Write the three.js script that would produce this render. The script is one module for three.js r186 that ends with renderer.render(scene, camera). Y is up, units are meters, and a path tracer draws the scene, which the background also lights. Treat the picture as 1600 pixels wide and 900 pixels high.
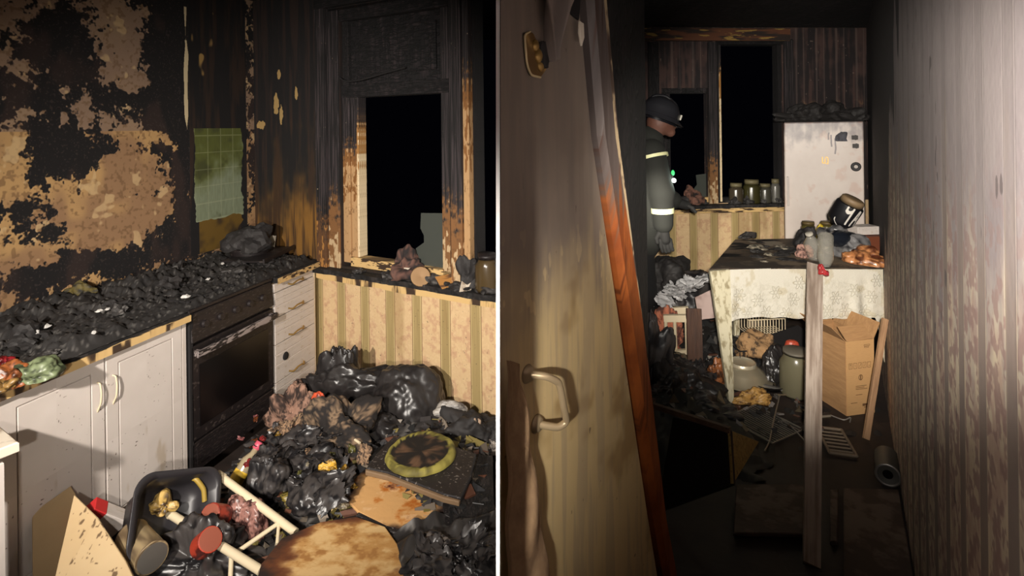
import * as THREE from 'three';
import { mergeGeometries, mergeVertices } from 'three/addons/utils/BufferGeometryUtils.js';
import { RoundedBoxGeometry } from 'three/addons/geometries/RoundedBoxGeometry.js';
import { MarchingCubes } from 'three/addons/objects/MarchingCubes.js';

// ---------------------------------------------------------------- camera, sky, lights, exposure
const scene = new THREE.Scene();
const FOC = 850, PX = 800, PY = 200, EYE = 1.65, ROLL = 0.012;      // a level camera with the lens shifted up
const camera = new THREE.PerspectiveCamera(2 * Math.atan(450 / FOC) * 180 / Math.PI, 16 / 9, 0.02, 60);
camera.position.set(0, EYE, 0); camera.rotation.z = -ROLL;
camera.setViewOffset(1600, 900, 0, 450 - PY, 1600, 900);
scene.background = new THREE.Color(0x020204);                      // night outside the burnt-out windows
const renderer = new THREE.WebGLRenderer({ antialias: true });
renderer.toneMapping = THREE.LinearToneMapping; renderer.toneMappingExposure = 1.0;
renderer.shadowMap.enabled = true;
const V = (x = 0, y = 0, z = 0) => new THREE.Vector3(x, y, z);
const UNSEEN_LAMPS = [   // at, aim, colour, candela, half angle, penumbra, lamp radius (x 2 cm)
  { at: V(-1.12, 1.81, 0.0), to: V(-1.22, 0.95, -2.7), c: [1, 0.92, 0.83], i: 35, a: 0.62, p: 0.8, r: 1.6 },  // unseen lamp out of view at the left, lights the white cabinets
  { at: V(-0.24, 1.5, 0.15), to: V(-0.7, 0.85, -2.45), c: [1, 0.92, 0.83], i: 18, a: 0.56, p: 0.9, r: 1.6 },  // unseen lamp beside the camera, lights the left kitchen
  { at: V(0.03, 1.74, 0.10), to: V(1.78, 1.2, -3.3), c: [1, 0.93, 0.83], i: 66, a: 0.375, p: 0.5, r: 2 },  // unseen lamp near the camera, lights the table and fridge
  { at: V(0.02, 1.60, 0.16), to: V(1.0, 1.6, -1.75), c: [1, 0.93, 0.88], i: 2.4, a: 0.5, p: 0.4, r: 2 },  // added fill for the cream door
  { at: V(-0.08, 1.62, 0.24), to: V(1.15, 1.16, -0.85), c: [1, 0.94, 0.9], i: 6.4, a: 0.42, p: 0.6, r: 2 },  // added fill for the smoked wallpaper
  { at: V(0.6, 1.25, -2.85), to: V(1.75, 0.8, -5.05), c: [1, 0.93, 0.8], i: 11, a: 0.34, p: 0.7, r: 2 },  // added fill behind the return wall, brightens the far wallpaper
];
for (const t of UNSEEN_LAMPS) {
  const s = new THREE.SpotLight(new THREE.Color().setRGB(...t.c), t.i, 0, t.a, t.p, 2);
  s.position.copy(t.at); s.target.position.copy(t.to); s.castShadow = true; s.shadow.radius = t.r; s.shadow.mapSize.set(2048, 2048); s.shadow.bias = -0.0005;
  scene.add(s, s.target);
}

// ---------------------------------------------------------------- helpers
function rnd(seed) { let s = seed >>> 0; return () => { s = (s + 0x6d2b79f5) >>> 0; let t = Math.imul(s ^ (s >>> 15), 1 | s); t = (t + Math.imul(t ^ (t >>> 7), 61 | t)) ^ t; return ((t ^ (t >>> 14)) >>> 0) / 4294967296; }; }
const clamp = (x, a = 0, b = 1) => Math.min(b, Math.max(a, x)), mix = (a, b, t) => a + (b - a) * t;
const sst = (a, b, x) => { const t = clamp((x - a) / (b - a)); return t * t * (3 - 2 * t); };
const mix3 = (a, b, t) => [mix(a[0], b[0], t), mix(a[1], b[1], t), mix(a[2], b[2], t)];
const hs = (x, y, z, s) => { let h = Math.imul(x, 374761393) ^ Math.imul(y, 668265263) ^ Math.imul(z, 2147483647 - 1013904223) ^ Math.imul(s, 1274126177); h = Math.imul(h ^ (h >>> 13), 1274126177); return ((h ^ (h >>> 16)) >>> 0) / 4294967296; };
function n2(x, y, s = 0) {
  const xi = Math.floor(x), yi = Math.floor(y), fx = x - xi, fy = y - yi, u = fx * fx * (3 - 2 * fx), v = fy * fy * (3 - 2 * fy);
  return mix(mix(hs(xi, yi, 0, s), hs(xi + 1, yi, 0, s), u), mix(hs(xi, yi + 1, 0, s), hs(xi + 1, yi + 1, 0, s), u), v);
}
function n3(x, y, z, s = 0) {
  const xi = Math.floor(x), yi = Math.floor(y), zi = Math.floor(z), fx = x - xi, fy = y - yi, fz = z - zi, u = fx * fx * (3 - 2 * fx), v = fy * fy * (3 - 2 * fy), w = fz * fz * (3 - 2 * fz);
  const l = (k) => mix(mix(hs(xi, yi, zi + k, s), hs(xi + 1, yi, zi + k, s), u), mix(hs(xi, yi + 1, zi + k, s), hs(xi + 1, yi + 1, zi + k, s), u), v);
  return mix(l(0), l(1), w);
}
const fbm = (x, y, o = 4, s = 0) => { let a = 0.5, r = 0, t = 0; for (let i = 0; i < o; i++) { r += a * n2(x, y, s + i); t += a; a *= 0.55; x = x * 2.03 + 17.1; y = y * 2.03 + 5.3; } return r / t; };
const rgb = (r, g, b) => [r / 255, g / 255, b / 255];
// f(u, v) returns an sRGB colour 0..1 and, as a fourth value, a height 0..1
function tex(w, h, f, bump = false) {
  const c = new Uint8Array(w * h * 4), b = bump ? new Uint8Array(w * h * 4) : null;
  for (let j = 0, k = 0; j < h; j++) for (let i = 0; i < w; i++, k += 4) {
    const q = f((i + 0.5) / w, (j + 0.5) / h);
    for (let m = 0; m < 3; m++) c[k + m] = clamp(q[m]) * 255; c[k + 3] = 255;
    if (b) { b[k] = b[k + 1] = b[k + 2] = clamp(q[3] ?? 0.5) * 255; b[k + 3] = 255; }
  }
  const mk = (d, srgb) => { const t = new THREE.DataTexture(d, w, h, THREE.RGBAFormat); t.wrapS = t.wrapT = THREE.RepeatWrapping; t.magFilter = THREE.LinearFilter; t.minFilter = THREE.LinearMipmapLinearFilter; t.generateMipmaps = true; if (srgb) t.colorSpace = THREE.SRGBColorSpace; t.needsUpdate = true; return t; };
  return { map: mk(c, true), bumpMap: b ? mk(b, false) : null };
}
const M = (c, roughness = 0.8, o = {}) => new THREE.MeshStandardMaterial({ color: c, roughness, ...o });
const MT = (t, roughness = 0.85, bumpScale = 0.003, o = {}) => new THREE.MeshStandardMaterial({ map: t.map, bumpMap: t.bumpMap, bumpScale, roughness, ...o });

// pixel of the 1600 x 900 photograph -> ray, and points where a ray meets a depth, a height or a wall
const CR = Math.cos(ROLL), SR = Math.sin(ROLL);
const ray = (u, v) => { const x = (u - PX) / FOC, y = -(v - PY) / FOC; return V(x * CR + y * SR, -x * SR + y * CR, -1); };
const at = (u, v, D) => V(0, EYE, 0).addScaledVector(ray(u, v), D);
const onY = (u, v, y) => { const r = ray(u, v); return V(0, EYE, 0).addScaledVector(r, (y - EYE) / r.y); };
const frame = (ox, oz, dx, dz) => { const l = Math.hypot(dx, dz); dx /= l; dz /= l; return { o: V(ox, 0, oz), d: V(dx, 0, dz), n: V(-dz, 0, dx), ry: Math.atan2(-dz, dx), p(s, y, off = 0) { return V(ox + dx * s - dz * off, y, oz + dz * s + dx * off); } }; };
const onF = (f, u, v, off = 0) => { const r = ray(u, v), o = f.p(0, 0, off), t = o.sub(V(0, EYE, 0)).dot(f.n) / r.dot(f.n), P = V(0, EYE, 0).addScaledVector(r, t); return [P.clone().sub(f.o).dot(f.d), P.y]; };
const WL = frame(-2.102, -2.638, 0.247, -0.969);      // left wall of the kitchen on the left
const FF = frame(-1.501, -2.485, 0.247, -0.969);      // the cabinets' front line
const WW = frame(-1.162, -3.452, 0.875, 0.485);       // its window wall
const WR = frame(0.246, 0, -0.518, 0.855);            // right wall of the passage (runs towards the viewer)
const WB = frame(1.35, -5.0, 0.9966, -0.0824);        // far wall of the room on the right

const used = new Map();
const numbered = (n) => { const k = used.get(n) ?? 0; used.set(n, k + 1); return k ? n + '_' + String(k).padStart(3, '0') : n; };
function tag(o, label, category, group, kind) { if (label) o.userData.label = label; if (category) o.userData.category = category; if (group) o.userData.group = group; if (kind) o.userData.kind = kind; return o; }
const shade = (m) => { m.castShadow = m.receiveShadow = true; return m; };
function thing(name, label, category, pos = V(), ry = 0, group) { const g = new THREE.Group(); g.name = numbered(name); g.position.copy(pos); g.rotation.y = ry; scene.add(g); return tag(g, label, category, group); }
function part(name, geo, mat, parent, label) { const m = shade(new THREE.Mesh(Array.isArray(geo) ? join(geo) : geo, mat)); m.name = name; parent.add(m); if (label) m.userData.label = label; return m; }
function solo(name, geo, mat, label, category, pos = V(), ry = 0, group) { const m = part(numbered(name), geo, mat, scene); m.position.copy(pos); m.rotation.y = ry; return tag(m, label, category, group); }
function struct(name, geo, mat, f, kids) { const m = part(numbered(name), geo, mat, scene); if (f) { m.position.copy(f.o); m.rotation.y = f.ry; } m.userData.kind = 'structure'; return m; }
function join(list) {
  const gs = list.map((g) => { g = g.index ? g.toNonIndexed() : g.clone(); for (const k of Object.keys(g.attributes)) if (!['position', 'normal', 'uv', 'color'].includes(k)) g.deleteAttribute(k); return g; });
  const col = gs.some((g) => g.attributes.color);
  for (const g of gs) { const n = g.attributes.position.count; if (!g.attributes.uv) g.setAttribute('uv', new THREE.BufferAttribute(new Float32Array(n * 2), 2)); if (col && !g.attributes.color) g.setAttribute('color', new THREE.BufferAttribute(new Float32Array(n * 3).fill(0.3), 3)); }
  return mergeGeometries(gs);
}
const bx = (w, h, d, x = 0, y = 0, z = 0, r = 0) => (r ? new RoundedBoxGeometry(w, h, d, 2, r) : new THREE.BoxGeometry(w, h, d)).translate(x, y, z);
const bxx = (x0, x1, y0, y1, z0, z1, r = 0) => bx(x1 - x0, y1 - y0, z1 - z0, (x0 + x1) / 2, (y0 + y1) / 2, (z0 + z1) / 2, r);
const lathe = (pts, n = 28) => new THREE.LatheGeometry(pts.map(([r, y]) => new THREE.Vector2(r, y)), n);
const tube = (pts, r, seg = 24, rs = 8, tension = 0.3) => new THREE.TubeGeometry(new THREE.CatmullRomCurve3(pts, false, 'catmullrom', tension), seg, r, rs);
function rod(a, b, r0, r1 = r0, n = 10) { const d = b.clone().sub(a), g = new THREE.CylinderGeometry(r1, r0, d.length(), n); g.applyQuaternion(new THREE.Quaternion().setFromUnitVectors(V(0, 1, 0), d.clone().normalize())); return g.translate((a.x + b.x) / 2, (a.y + b.y) / 2, (a.z + b.z) / 2); }
// square bar from a to b, w wide in the picture direction "side", t thick
function bar(a, b, w, t, side = V(1, 0, 0), w1 = w) {
  const y = b.clone().sub(a), L = y.length(); y.normalize(); const z = V().crossVectors(side, y).normalize(), x = V().crossVectors(y, z);
  const g = new THREE.BoxGeometry(w, L, t, 1, 6, 1), p = g.attributes.position; for (let i = 0; i < p.count; i++) { const k = p.getY(i) / L + 0.5; p.setX(i, p.getX(i) * mix(1, w1 / w, k)); }
  return g.applyMatrix4(new THREE.Matrix4().makeBasis(x, y, z).setPosition(a.clone().add(b).multiplyScalar(0.5)));
}
const uvBox = (g, s0, y0, w, h) => { const p = g.attributes.position, u = g.attributes.uv; for (let i = 0; i < p.count; i++) u.setXY(i, (p.getX(i) - s0 + p.getZ(i)) / w, (p.getY(i) - y0) / h); return g; };
const poly = (pts, holes = []) => { const s = new THREE.Shape(pts.map(([x, y]) => new THREE.Vector2(x, y))); for (const h of holes) s.holes.push(new THREE.Path(h.map(([x, y]) => new THREE.Vector2(x, y)))); return s; };
const rect = (x0, x1, y0, y1) => [[x0, y0], [x1, y0], [x1, y1], [x0, y1]];
const ext = (shape, depth, z = 0, bev = 0) => new THREE.ExtrudeGeometry(shape, { depth: depth - 2 * bev, bevelEnabled: bev > 0, bevelSize: bev, bevelThickness: bev, bevelOffset: -bev, bevelSegments: 1, curveSegments: 12 }).translate(0, 0, z + bev);
// a flat plate seen standing up (x, y), laid down instead: its y runs away from the viewer
const lay = (g) => g.rotateX(-Math.PI / 2);
// a slab through points in space (first three give its plane), thick behind
function slab(P, t, bev = 0) {
  const x = P[1].clone().sub(P[0]).normalize(), n = V().crossVectors(x, P[2].clone().sub(P[0])).normalize(), y = V().crossVectors(n, x), o = P[0];
  const g = ext(poly(P.map((q) => { const d = q.clone().sub(o); return [d.dot(x), d.dot(y)]; })), t, -t, bev);
  const geo = g.applyMatrix4(new THREE.Matrix4().makeBasis(x, y, n).setPosition(V()));
  return { geo, o };
}
// crumpled, folded or charred solid standing on y = 0
function crumple(seed, w, h, d, { detail = 7, freq = 1.7, amp = 0.5, ridge = 0.6, flat = 0.35, pal, smooth = false } = {}) {
  let g = new THREE.IcosahedronGeometry(1, detail); g.deleteAttribute('uv'); g.deleteAttribute('normal'); g = mergeVertices(g, 1e-4);
  const p = g.attributes.position, c = new Float32Array(p.count * 3), a = V(), R = rnd(seed * 77 + 5); let lo = 9;
  const folds = []; for (let i = 0; i < (detail > 9 ? 20 : 6); i++) { const f = freq * (i < 3 ? 0.9 : i < 7 ? 1.7 : i < 13 ? 3.4 : 6.5) * (0.7 + R() * 0.6); folds.push([V(R() - 0.5, R() - 0.5, R() - 0.5).normalize().multiplyScalar(f), R(), (i < 3 ? 0.3 : i < 7 ? 0.2 : i < 13 ? 0.095 : 0.05)]); }
  for (let i = 0; i < p.count; i++) {
    a.fromBufferAttribute(p, i);
    const q = n3(a.x * freq + 9, a.y * freq + 9, a.z * freq + 9, seed), w1 = n3(a.x * 3 + 4, a.y * 3 + 8, a.z * 3 + 2, seed + 2) * 0.5; let fo = 0;
    for (const [d, ph, am] of folds) { const t = a.dot(d) + ph + w1; const tr = 1 - Math.abs(2 * (t - Math.floor(t)) - 1); fo += am * (0.66 - tr * tr) * (0.3 + 1.3 * q); }
    const k = 1 + amp * (q - 0.5) * 1.5 + amp * ridge * fo * 0.62;
    a.multiplyScalar(k); if (a.y < -flat) a.y = -flat + (a.y + flat) * 0.1; lo = Math.min(lo, a.y); p.setXYZ(i, a.x, a.y, a.z);
    const col = pal ? pal(n3(a.x * 3.1 + 5, a.y * 3.1 + 5, a.z * 3.1, seed + 11), n3(a.x * 15 + 5, a.y * 15, a.z * 15 + 3, seed + 13)) : [0.03, 0.03, 0.03];
    c.set(col, i * 3);
  }
  for (let i = 0; i < p.count; i++) p.setXYZ(i, p.getX(i) * w / 2, (p.getY(i) - lo) * h / (1 - lo), p.getZ(i) * d / 2);
  g.setAttribute('color', new THREE.BufferAttribute(c, 3));
  if (!smooth && detail < 9) g = g.toNonIndexed(); g.computeVertexNormals(); return g;
}
// crumpled sheet with thickness, lying around y = 0
function sheet(seed, w, d, amp, { t = 0.003, n = 18, freq = 6, pal, ragged = 0.1 } = {}) {
  let g = new THREE.BoxGeometry(w, t, d, n, 1, n); const p = g.attributes.position, c = new Float32Array(p.count * 3);
  for (let i = 0; i < p.count; i++) {
    const x = p.getX(i), z = p.getZ(i), y = p.getY(i), e = Math.max(Math.abs(x) / w, Math.abs(z) / d) * 2, k = 1 - ragged * n2(x * 14 + 3, z * 14 + 3, seed + 9) * e;
    const hgt = amp * ((1 - Math.abs(2 * n2(x * freq + 50, z * freq + 50, seed) - 1)) * 0.7 + n2(x * freq * 2.7 + 9, z * freq * 2.7 + 9, seed + 2) * 0.5 - 0.4);
    p.setXYZ(i, x * k + (n2(x * 9, z * 9 + 4, seed + 4) - 0.5) * amp * 0.5, y + hgt, z * k);
    c.set(pal ? pal(fbm(x * 7 + 4, z * 7 + 4, 3, seed + 20), n2(x * 40, z * 40, seed + 21)) : [0.3, 0.3, 0.3], i * 3);
  }
  g.setAttribute('color', new THREE.BufferAttribute(c, 3)); g.computeVertexNormals(); return g;
}
// place from the picture: foot pixel box and the height it stands at
function foot(u0, v0, u1, v1, yb) { const c = onY((u0 + u1) / 2, v1, yb), D = -c.z; return { pos: c, w: (u1 - u0) / FOC * D, h: (v1 - v0) / FOC * D, D }; }

// ---------------------------------------------------------------- surfaces
const CEIL = 2.56;
// striped wallpaper: pink-beige floral bands between plain green-beige bands, repeats every 0.2 m
function paper(x, y) {
  const k = ((x / 0.2) % 1 + 1) % 1, fl = k < 0.66; let c;
  if (fl) { const b = fbm(x * 34, y * 30, 3, 4), e = fbm(x * 90, y * 90, 2, 9); c = mix3(rgb(206, 176, 134), rgb(188, 148, 116), sst(0.48, 0.7, b) * 0.7); c = mix3(c, rgb(218, 192, 150), sst(0.5, 0.7, e) * 0.35); }
  else c = mix3(rgb(168, 146, 98), rgb(152, 132, 88), n2(x * 260, y * 9, 3));
  const edge = Math.min(Math.abs(k), Math.abs(k - 0.66), Math.abs(1 - k)); if (edge < 0.012) c = mix3(c, rgb(112, 88, 56), 0.75); else if (edge < 0.045 && !fl) c = mix3(c, rgb(214, 190, 140), 0.6);
  return c;
}
const SOOT = rgb(30, 24, 24), CHAR = rgb(19, 16, 17);
// left wall: soot with patches of bare plaster where it has burnt or flaked off: s, y, half-width, half-height, sign
const PATCH = `-0.28,2.12,0.08,0.12,0.5;-0.13,2.23,0.06,0.04,0.4;-0.09,2.10,0.13,0.18,-0.9;-0.03,1.97,0.12,0.14,-0.8;0.06,2.28,0.08,0.04,0.6;0.23,2.18,0.12,0.20,0.75;0.35,2.30,0.06,0.06,0.2;0.37,2.22,0.05,0.11,0.35;0.23,2.00,0.13,0.08,0.6;0.12,2.19,0.03,0.07,-0.3;0.51,2.19,0.13,0.41,-1.1;0.37,1.92,0.11,0.05,0.8;0.09,2.01,0.04,0.07,-0.4;-0.24,1.95,0.12,0.04,0.7;-0.29,1.84,0.08,0.07,-0.35;-0.06,1.85,0.04,0.05,1;0.03,1.78,0.03,0.11,1.1;-0.07,1.71,0.02,0.03,0.9;-0.18,1.81,0.05,0.07,-0.5;-0.24,1.73,0.03,0.05,0.6;0.48,1.86,0.16,0.15,-1;0.31,1.76,0.07,0.06,0.55;0.17,1.83,0.14,0.04,-0.6;-0.28,1.55,0.06,0.15,0.9;-0.07,1.56,0.16,0.12,-1.3;0.35,1.63,0.16,0.04,0.4;0.22,1.48,0.13,0.10,0.6;0.46,1.53,0.04,0.05,-0.6;0.13,1.60,0.05,0.07,-0.5;0.07,1.40,0.15,0.06,0.7;0.36,1.39,0.13,0.12,0.45;-0.27,1.32,0.10,0.06,-0.7;-0.15,1.25,0.08,0.07,-0.6;-0.29,1.40,0.06,0.04,0.6;0.08,1.28,0.17,0.10,0.7;0.41,1.21,0.14,0.09,0.7;0.18,1.19,0.11,0.08,0.7;-0.31,1.14,0.10,0.04,0.6;-0.18,1.11,0.08,0.03,0.7;0.05,1.13,0.08,0.05,0.6;0.00,1.04,0.08,0.05,-1;-0.19,1.01,0.17,0.04,-1.2;0.25,0.96,0.23,0.06,-1;0.61,1.43,0.06,0.27,-1;0.57,1.07,0.14,0.11,-1;0.21,1.10,0.15,0.03,0.7;0.83,2.08,0.13,0.45,-1.3`
  .split(';').map((q) => q.split(',').map(Number));
function burntPlaster(s, y) {
  let b = 0.0; for (const [a, c, ra, rc, w] of PATCH) { const q = ((s - a) / ra) ** 2 + ((y - c) / rc) ** 2; if (q < 9) b += w * Math.exp(-q * 0.8); }
  if (s < -0.4) b += 0.1;
  const nn = fbm(s * 16, y * 16, 5, 41) - 0.5, f = n2(s * 95, y * 95, 7) - 0.5, m = sst(-0.04, 0.08, b * 0.52 + nn * 1.15 + f * 0.24 + (fbm(s * 44, y * 44, 3, 43) - 0.5) * 0.5 + (y < 1.66 && s < 0.6 ? 0.1 : 0.02));
  const warm = sst(0.35, 0.65, fbm(s * 5, y * 5, 3, 77)), g = fbm(s * 60, y * 60, 2, 5);
  let pl = mix3(rgb(186, 148, 98), rgb(150, 116, 84), warm); if (y > 1.66) pl = mix3(pl, rgb(138, 116, 100), 0.75); pl = mix3(pl, rgb(104, 76, 50), sst(0.55, 0.75, g) * 0.5);
  const white = sst(0.66, 0.72, fbm(s * 13, y * 13, 3, 15)); pl = mix3(pl, rgb(206, 176, 130), white * 0.7);
  const brown = sst(0.5, 0.68, fbm(s * 7 + 3, y * 3, 3, 99)); let so = mix3(CHAR, rgb(48, 34, 30), brown * 0.8); so = mix3(so, rgb(60, 50, 46), sst(0.76, 0.84, n2(s * 150, y * 150, 2)) * 0.7);
  const c = mix3(so, pl, m); return [...c, 0.35 + m * 0.4 + nn * 0.3];
}
const tPlaster = tex(1400, 1100, (u, v) => {
  const s = -1.7 + u * 3, y = v * CEIL;
  if (s > 0.655 && s < 1.13 && y > 0.9) {                                            // last stretch of the wall: scorched paint, one sheet of green oilcloth left
    const edge = (n2(y * 16, 3, 8) - 0.5) * 0.03 + (n2(y * 60, 3, 9) - 0.5) * 0.012;
    const green = s > 0.69 + edge * 0.5 && s < 1.085 + edge && y < 1.672 && y > 1.1 + (fbm(s * 9, 3, 3, 6) - 0.5) * 0.06;
    const low = s > 0.72 && s < 1.06 + edge * 2 && y < 1.12 && y > 0.86 + ((s - 0.9) / 0.3) ** 2 * 0.12 + (fbm(s * 9, 9, 3, 6) - 0.5) * 0.09;
    if (green) { const gx = Math.abs(((s - 0.69) / 0.105 + 0.02) % 1 - 0.5) > 0.47, gy = Math.abs(((y - 1.1) / 0.105) % 1 - 0.5) > 0.47, q = fbm(s * 8, y * 7, 4, 51), f = n2(s * 120, y * 30, 5), ash = sst(1.55, 1.25, y + (s - 0.9) * -0.3 + (q - 0.5) * 0.5); let c = mix3(rgb(86, 92, 38), rgb(128, 138, 112), ash); c = mix3(c, rgb(50, 52, 30), sst(0.5, 0.75, q) * 0.5 + f * 0.15); if (gx || gy) c = mix3(c, rgb(168, 172, 140), 0.4); return [...c, 0.6]; }
    if (low) { const q = fbm(s * 10, y * 10, 3, 55); return [...mix3(rgb(104, 78, 22), rgb(60, 44, 20), sst(0.35, 0.7, q)), 0.5]; }
    const spot = sst(0.8, 0.86, fbm(s * 12 + 7, y * 9, 2, 61)) * sst(1.4, 1.7, y), q = fbm(s * 30, y * 3, 4, 62); let c = mix3(CHAR, rgb(44, 30, 22), sst(0.45, 0.7, q)); return [...mix3(c, rgb(160, 128, 74), spot), 0.4 + q * 0.1];
  }
  if (s > 0.615 && s <= 0.655 && y > 1.66 && y < 2.4) { const d = 0.635 + (n2(y * 8, 1, 3) - 0.5) * 0.012, w = 0.013 * sst(1.66, 1.75, y) * (0.3 + n2(y * 11, 4, 7)) * (y > 2.28 || y < 2.2 ? 1 : 0.1); if (Math.abs(s - d) < w) return [...rgb(208, 190, 152), 0.8]; }
  return burntPlaster(s, y);
}, true);
// window wall: beige striped paper under the sill, charred above, brown runs of melted paint beside the window
const tWindowWall = tex(1024, 1024, (u, v) => {
  const s = -0.85 + u * 2.4, y = v * CEIL;
  if (y < 0.76) { let c = paper(s + 0.075, y); const d = sst(0.56, 0.74, fbm(s * 9, y * 1.6, 4, 30)); c = mix3(c, rgb(140, 112, 70), d * 0.4); const sp = sst(0.93, 0.96, n2(s * 130, y * 130, 8)); c = mix3(c, SOOT, sp * 0.4); return [...c, 0.5]; }
  const run = fbm(s * 34, y * 2.2, 4, 21), nn = fbm(s * 6, y * 4, 4, 23), lvl = 1.5 - (s + 0.45) * -0.1 + (run - 0.5) * 0.6 + (nn - 0.5) * 0.7, gold = sst(0.15, -0.45, y - lvl);
  let c = mix3(CHAR, rgb(40, 28, 24), sst(0.4, 0.65, run)); c = mix3(c, mix3(rgb(126, 88, 34), rgb(58, 38, 18), sst(0.35, 0.6, run)), gold * (s < 0 ? 1 : 0.2));
  for (const [a, b, ra, rb] of [[-0.5, 1.83, 0.028, 0.075], [-0.47, 2.03, 0.02, 0.03], [-0.3, 1.9, 0.016, 0.04], [-0.66, 1.69, 0.05, 0.03], [-0.45, 1.76, 0.018, 0.07]]) { const q = ((s - a) / ra) ** 2 + ((y - b) / rb) ** 2 + (fbm(s * 50, y * 40, 3, 5) - 0.5) * 1.6; if (q < 0.9) c = mix3(c, rgb(188, 154, 96), 0.85); }
  return [...c, 0.4 + run * 0.25];
}, true);
// far wall on the right: same paper, charred above the sill with the seams still showing
const tFarWall = tex(1024, 1024, (u, v) => {
  const s = -1.5 + u * 3.6, y = v * CEIL;
  if (y < 0.93) return [...mix3(paper(s + 0.05, y), rgb(120, 98, 60), sst(0.55, 0.75, fbm(s * 9, y * 1.6, 4, 33)) * 0.4), 0.5];
  const k = ((s / 0.2) % 1 + 1) % 1, run = fbm(s * 30, y * 2, 4, 25), q = fbm(s * 9, y * 7, 4, 28), seam = k < 0.05 || Math.abs(k - 0.66) < 0.05;
  let c = mix3(rgb(34, 28, 29), rgb(70, 52, 48), sst(0.4, 0.62, run * 0.6 + q * 0.4)); if (seam) c = mix3(c, rgb(98, 84, 78), 0.55);
  const tan = sst(0.02, 0.1, 0.06 - Math.abs(y - 1.87 + (q - 0.5) * 0.3)) * sst(0.42, 0.6, q) * (s > 1.25 ? 1 : 0); c = mix3(c, rgb(150, 112, 74), tan * 0.8);
  c = mix3(c, rgb(150, 130, 116), sst(0.94, 0.97, n2(s * 40, y * 30, 9)) * 0.6); return [...c, 0.4 + run * 0.2];
}, true);
// passage wall on the right: striped paper under a film of smoke that has run down it in tongues
const tSmokedPaper = tex(2048, 1024, (u, v) => {
  const t = u * 6.4, y = v * CEIL, p = paper(t + 0.03, y), k = ((t + 0.03) / 0.2 % 1 + 1) % 1;
  const tong = fbm(t * 8, y * 1.9, 4, 61), big = fbm(t * 2.3, y * 1.6, 4, 63), edge = 1.36 + (tong - 0.5) * 0.8 + (big - 0.5) * 0.4 + (k < 0.66 ? -0.05 : 0.08);
  const film = sst(-0.16, 0.2, y - edge), g = fbm(t * 14, y * 14, 3, 5) * 0.8 + n2(t * 90, y * 90, 6) * 0.2;
  let fc = mix3(rgb(152, 142, 142), rgb(136, 126, 128), g); fc = mix3(fc, rgb(122, 112, 117), sst(0.48, 0.66, big) * 0.6); if (k >= 0.66) fc = mix3(fc, rgb(134, 124, 122), 0.4);
  let c = k < 0.66 ? mix3(rgb(206, 190, 164), rgb(186, 160, 142), sst(0.4, 0.65, fbm(t * 24, y * 20, 3, 71))) : mix3(rgb(146, 130, 118), rgb(132, 116, 108), g); if (k > 0.62 && k < 0.68 || k < 0.02 || k > 0.98) c = mix3(c, rgb(220, 204, 172), 0.6); c = mix3(c, fc, film * 0.93);
  const scale = sst(0.48, 0.58, fbm(t * 36, y * 38, 3, 66)) * sst(0.95, 0.6, Math.abs(y - 0.7)) * (k < 0.66 ? 1 : 0.12); c = mix3(c, rgb(142, 112, 106), scale * 0.7);
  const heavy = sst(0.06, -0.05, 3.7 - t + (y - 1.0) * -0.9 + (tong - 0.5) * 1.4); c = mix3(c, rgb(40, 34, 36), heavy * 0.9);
  const scr = sst(0.845, 0.87, fbm(t * 30, y * 11, 2, 68)); c = mix3(c, rgb(84, 74, 74), scr * 0.7);
  return [...c, 0.5 + (p[0] - 0.7) * 0.3 + (g - 0.5) * 0.2];
}, true);
const tChar = tex(512, 512, (u, v) => { const a = fbm(u * 9, v * 9, 5, 3), b = n2(u * 60, v * 60, 4), ash = sst(0.62, 0.72, fbm(u * 26, v * 26, 3, 9)); let c = mix3(rgb(14, 12, 12), rgb(44, 38, 36), sst(0.35, 0.7, a)); c = mix3(c, rgb(110, 102, 96), ash * 0.5 * b); return [...c, a * 0.7 + b * 0.3]; }, true);
const tCharWood = tex(512, 512, (u, v) => { const g = fbm(u * 40, v * 3, 4, 3), cr = 1 - Math.abs(2 * fbm(u * 10, v * 22, 3, 12) - 1), q = fbm(u * 5, v * 5, 4, 8); let c = mix3(rgb(16, 13, 15), rgb(44, 36, 38), sst(0.4, 0.68, g * 0.6 + q * 0.4)); c = mix3(c, rgb(8, 7, 8), sst(0.8, 0.95, cr)); return [...c, g * 0.5 + (1 - sst(0.8, 0.95, cr)) * 0.5]; }, true);
// painted timber, charred at one end: v = 0 sound, v = 1 burnt
const scorched = (sound, wood, level, seed, soft = 0.5) => tex(128, 768, (u, v) => {
  const g = fbm(u * 4, v * 64, 4, seed), run = fbm(u * 2.5, v * 11, 5, seed + 4), e = v - level + (run - 0.5) * soft * 0.5 + (g - 0.5) * 0.22, k = sst(-0.05, 0.08, e), peel = sst(-0.2, -0.17, e + (fbm(u * 2.5, v * 18, 3, seed + 8) - 0.5) * 0.7);
  let c = mix3(sound, wood, peel); c = mix3(c, mix3(wood, rgb(60, 40, 22), 0.6), sst(0.6, 0.75, g) * 0.4); const ch = mix3(CHAR, rgb(58, 50, 52), sst(0.4, 0.7, fbm(u * 14, v * 9, 3, seed + 2)));
  c = mix3(c, ch, k); c = mix3(c, rgb(190, 170, 140), sst(0.975, 0.985, n2(u * 9, v * 60, seed + 6)) * k * 0.7); return [...c, 0.4 + (1 - k) * 0.3 + g * 0.2];
}, true);
const CREAM = rgb(214, 184, 140), WOOD = rgb(160, 112, 56);
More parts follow.
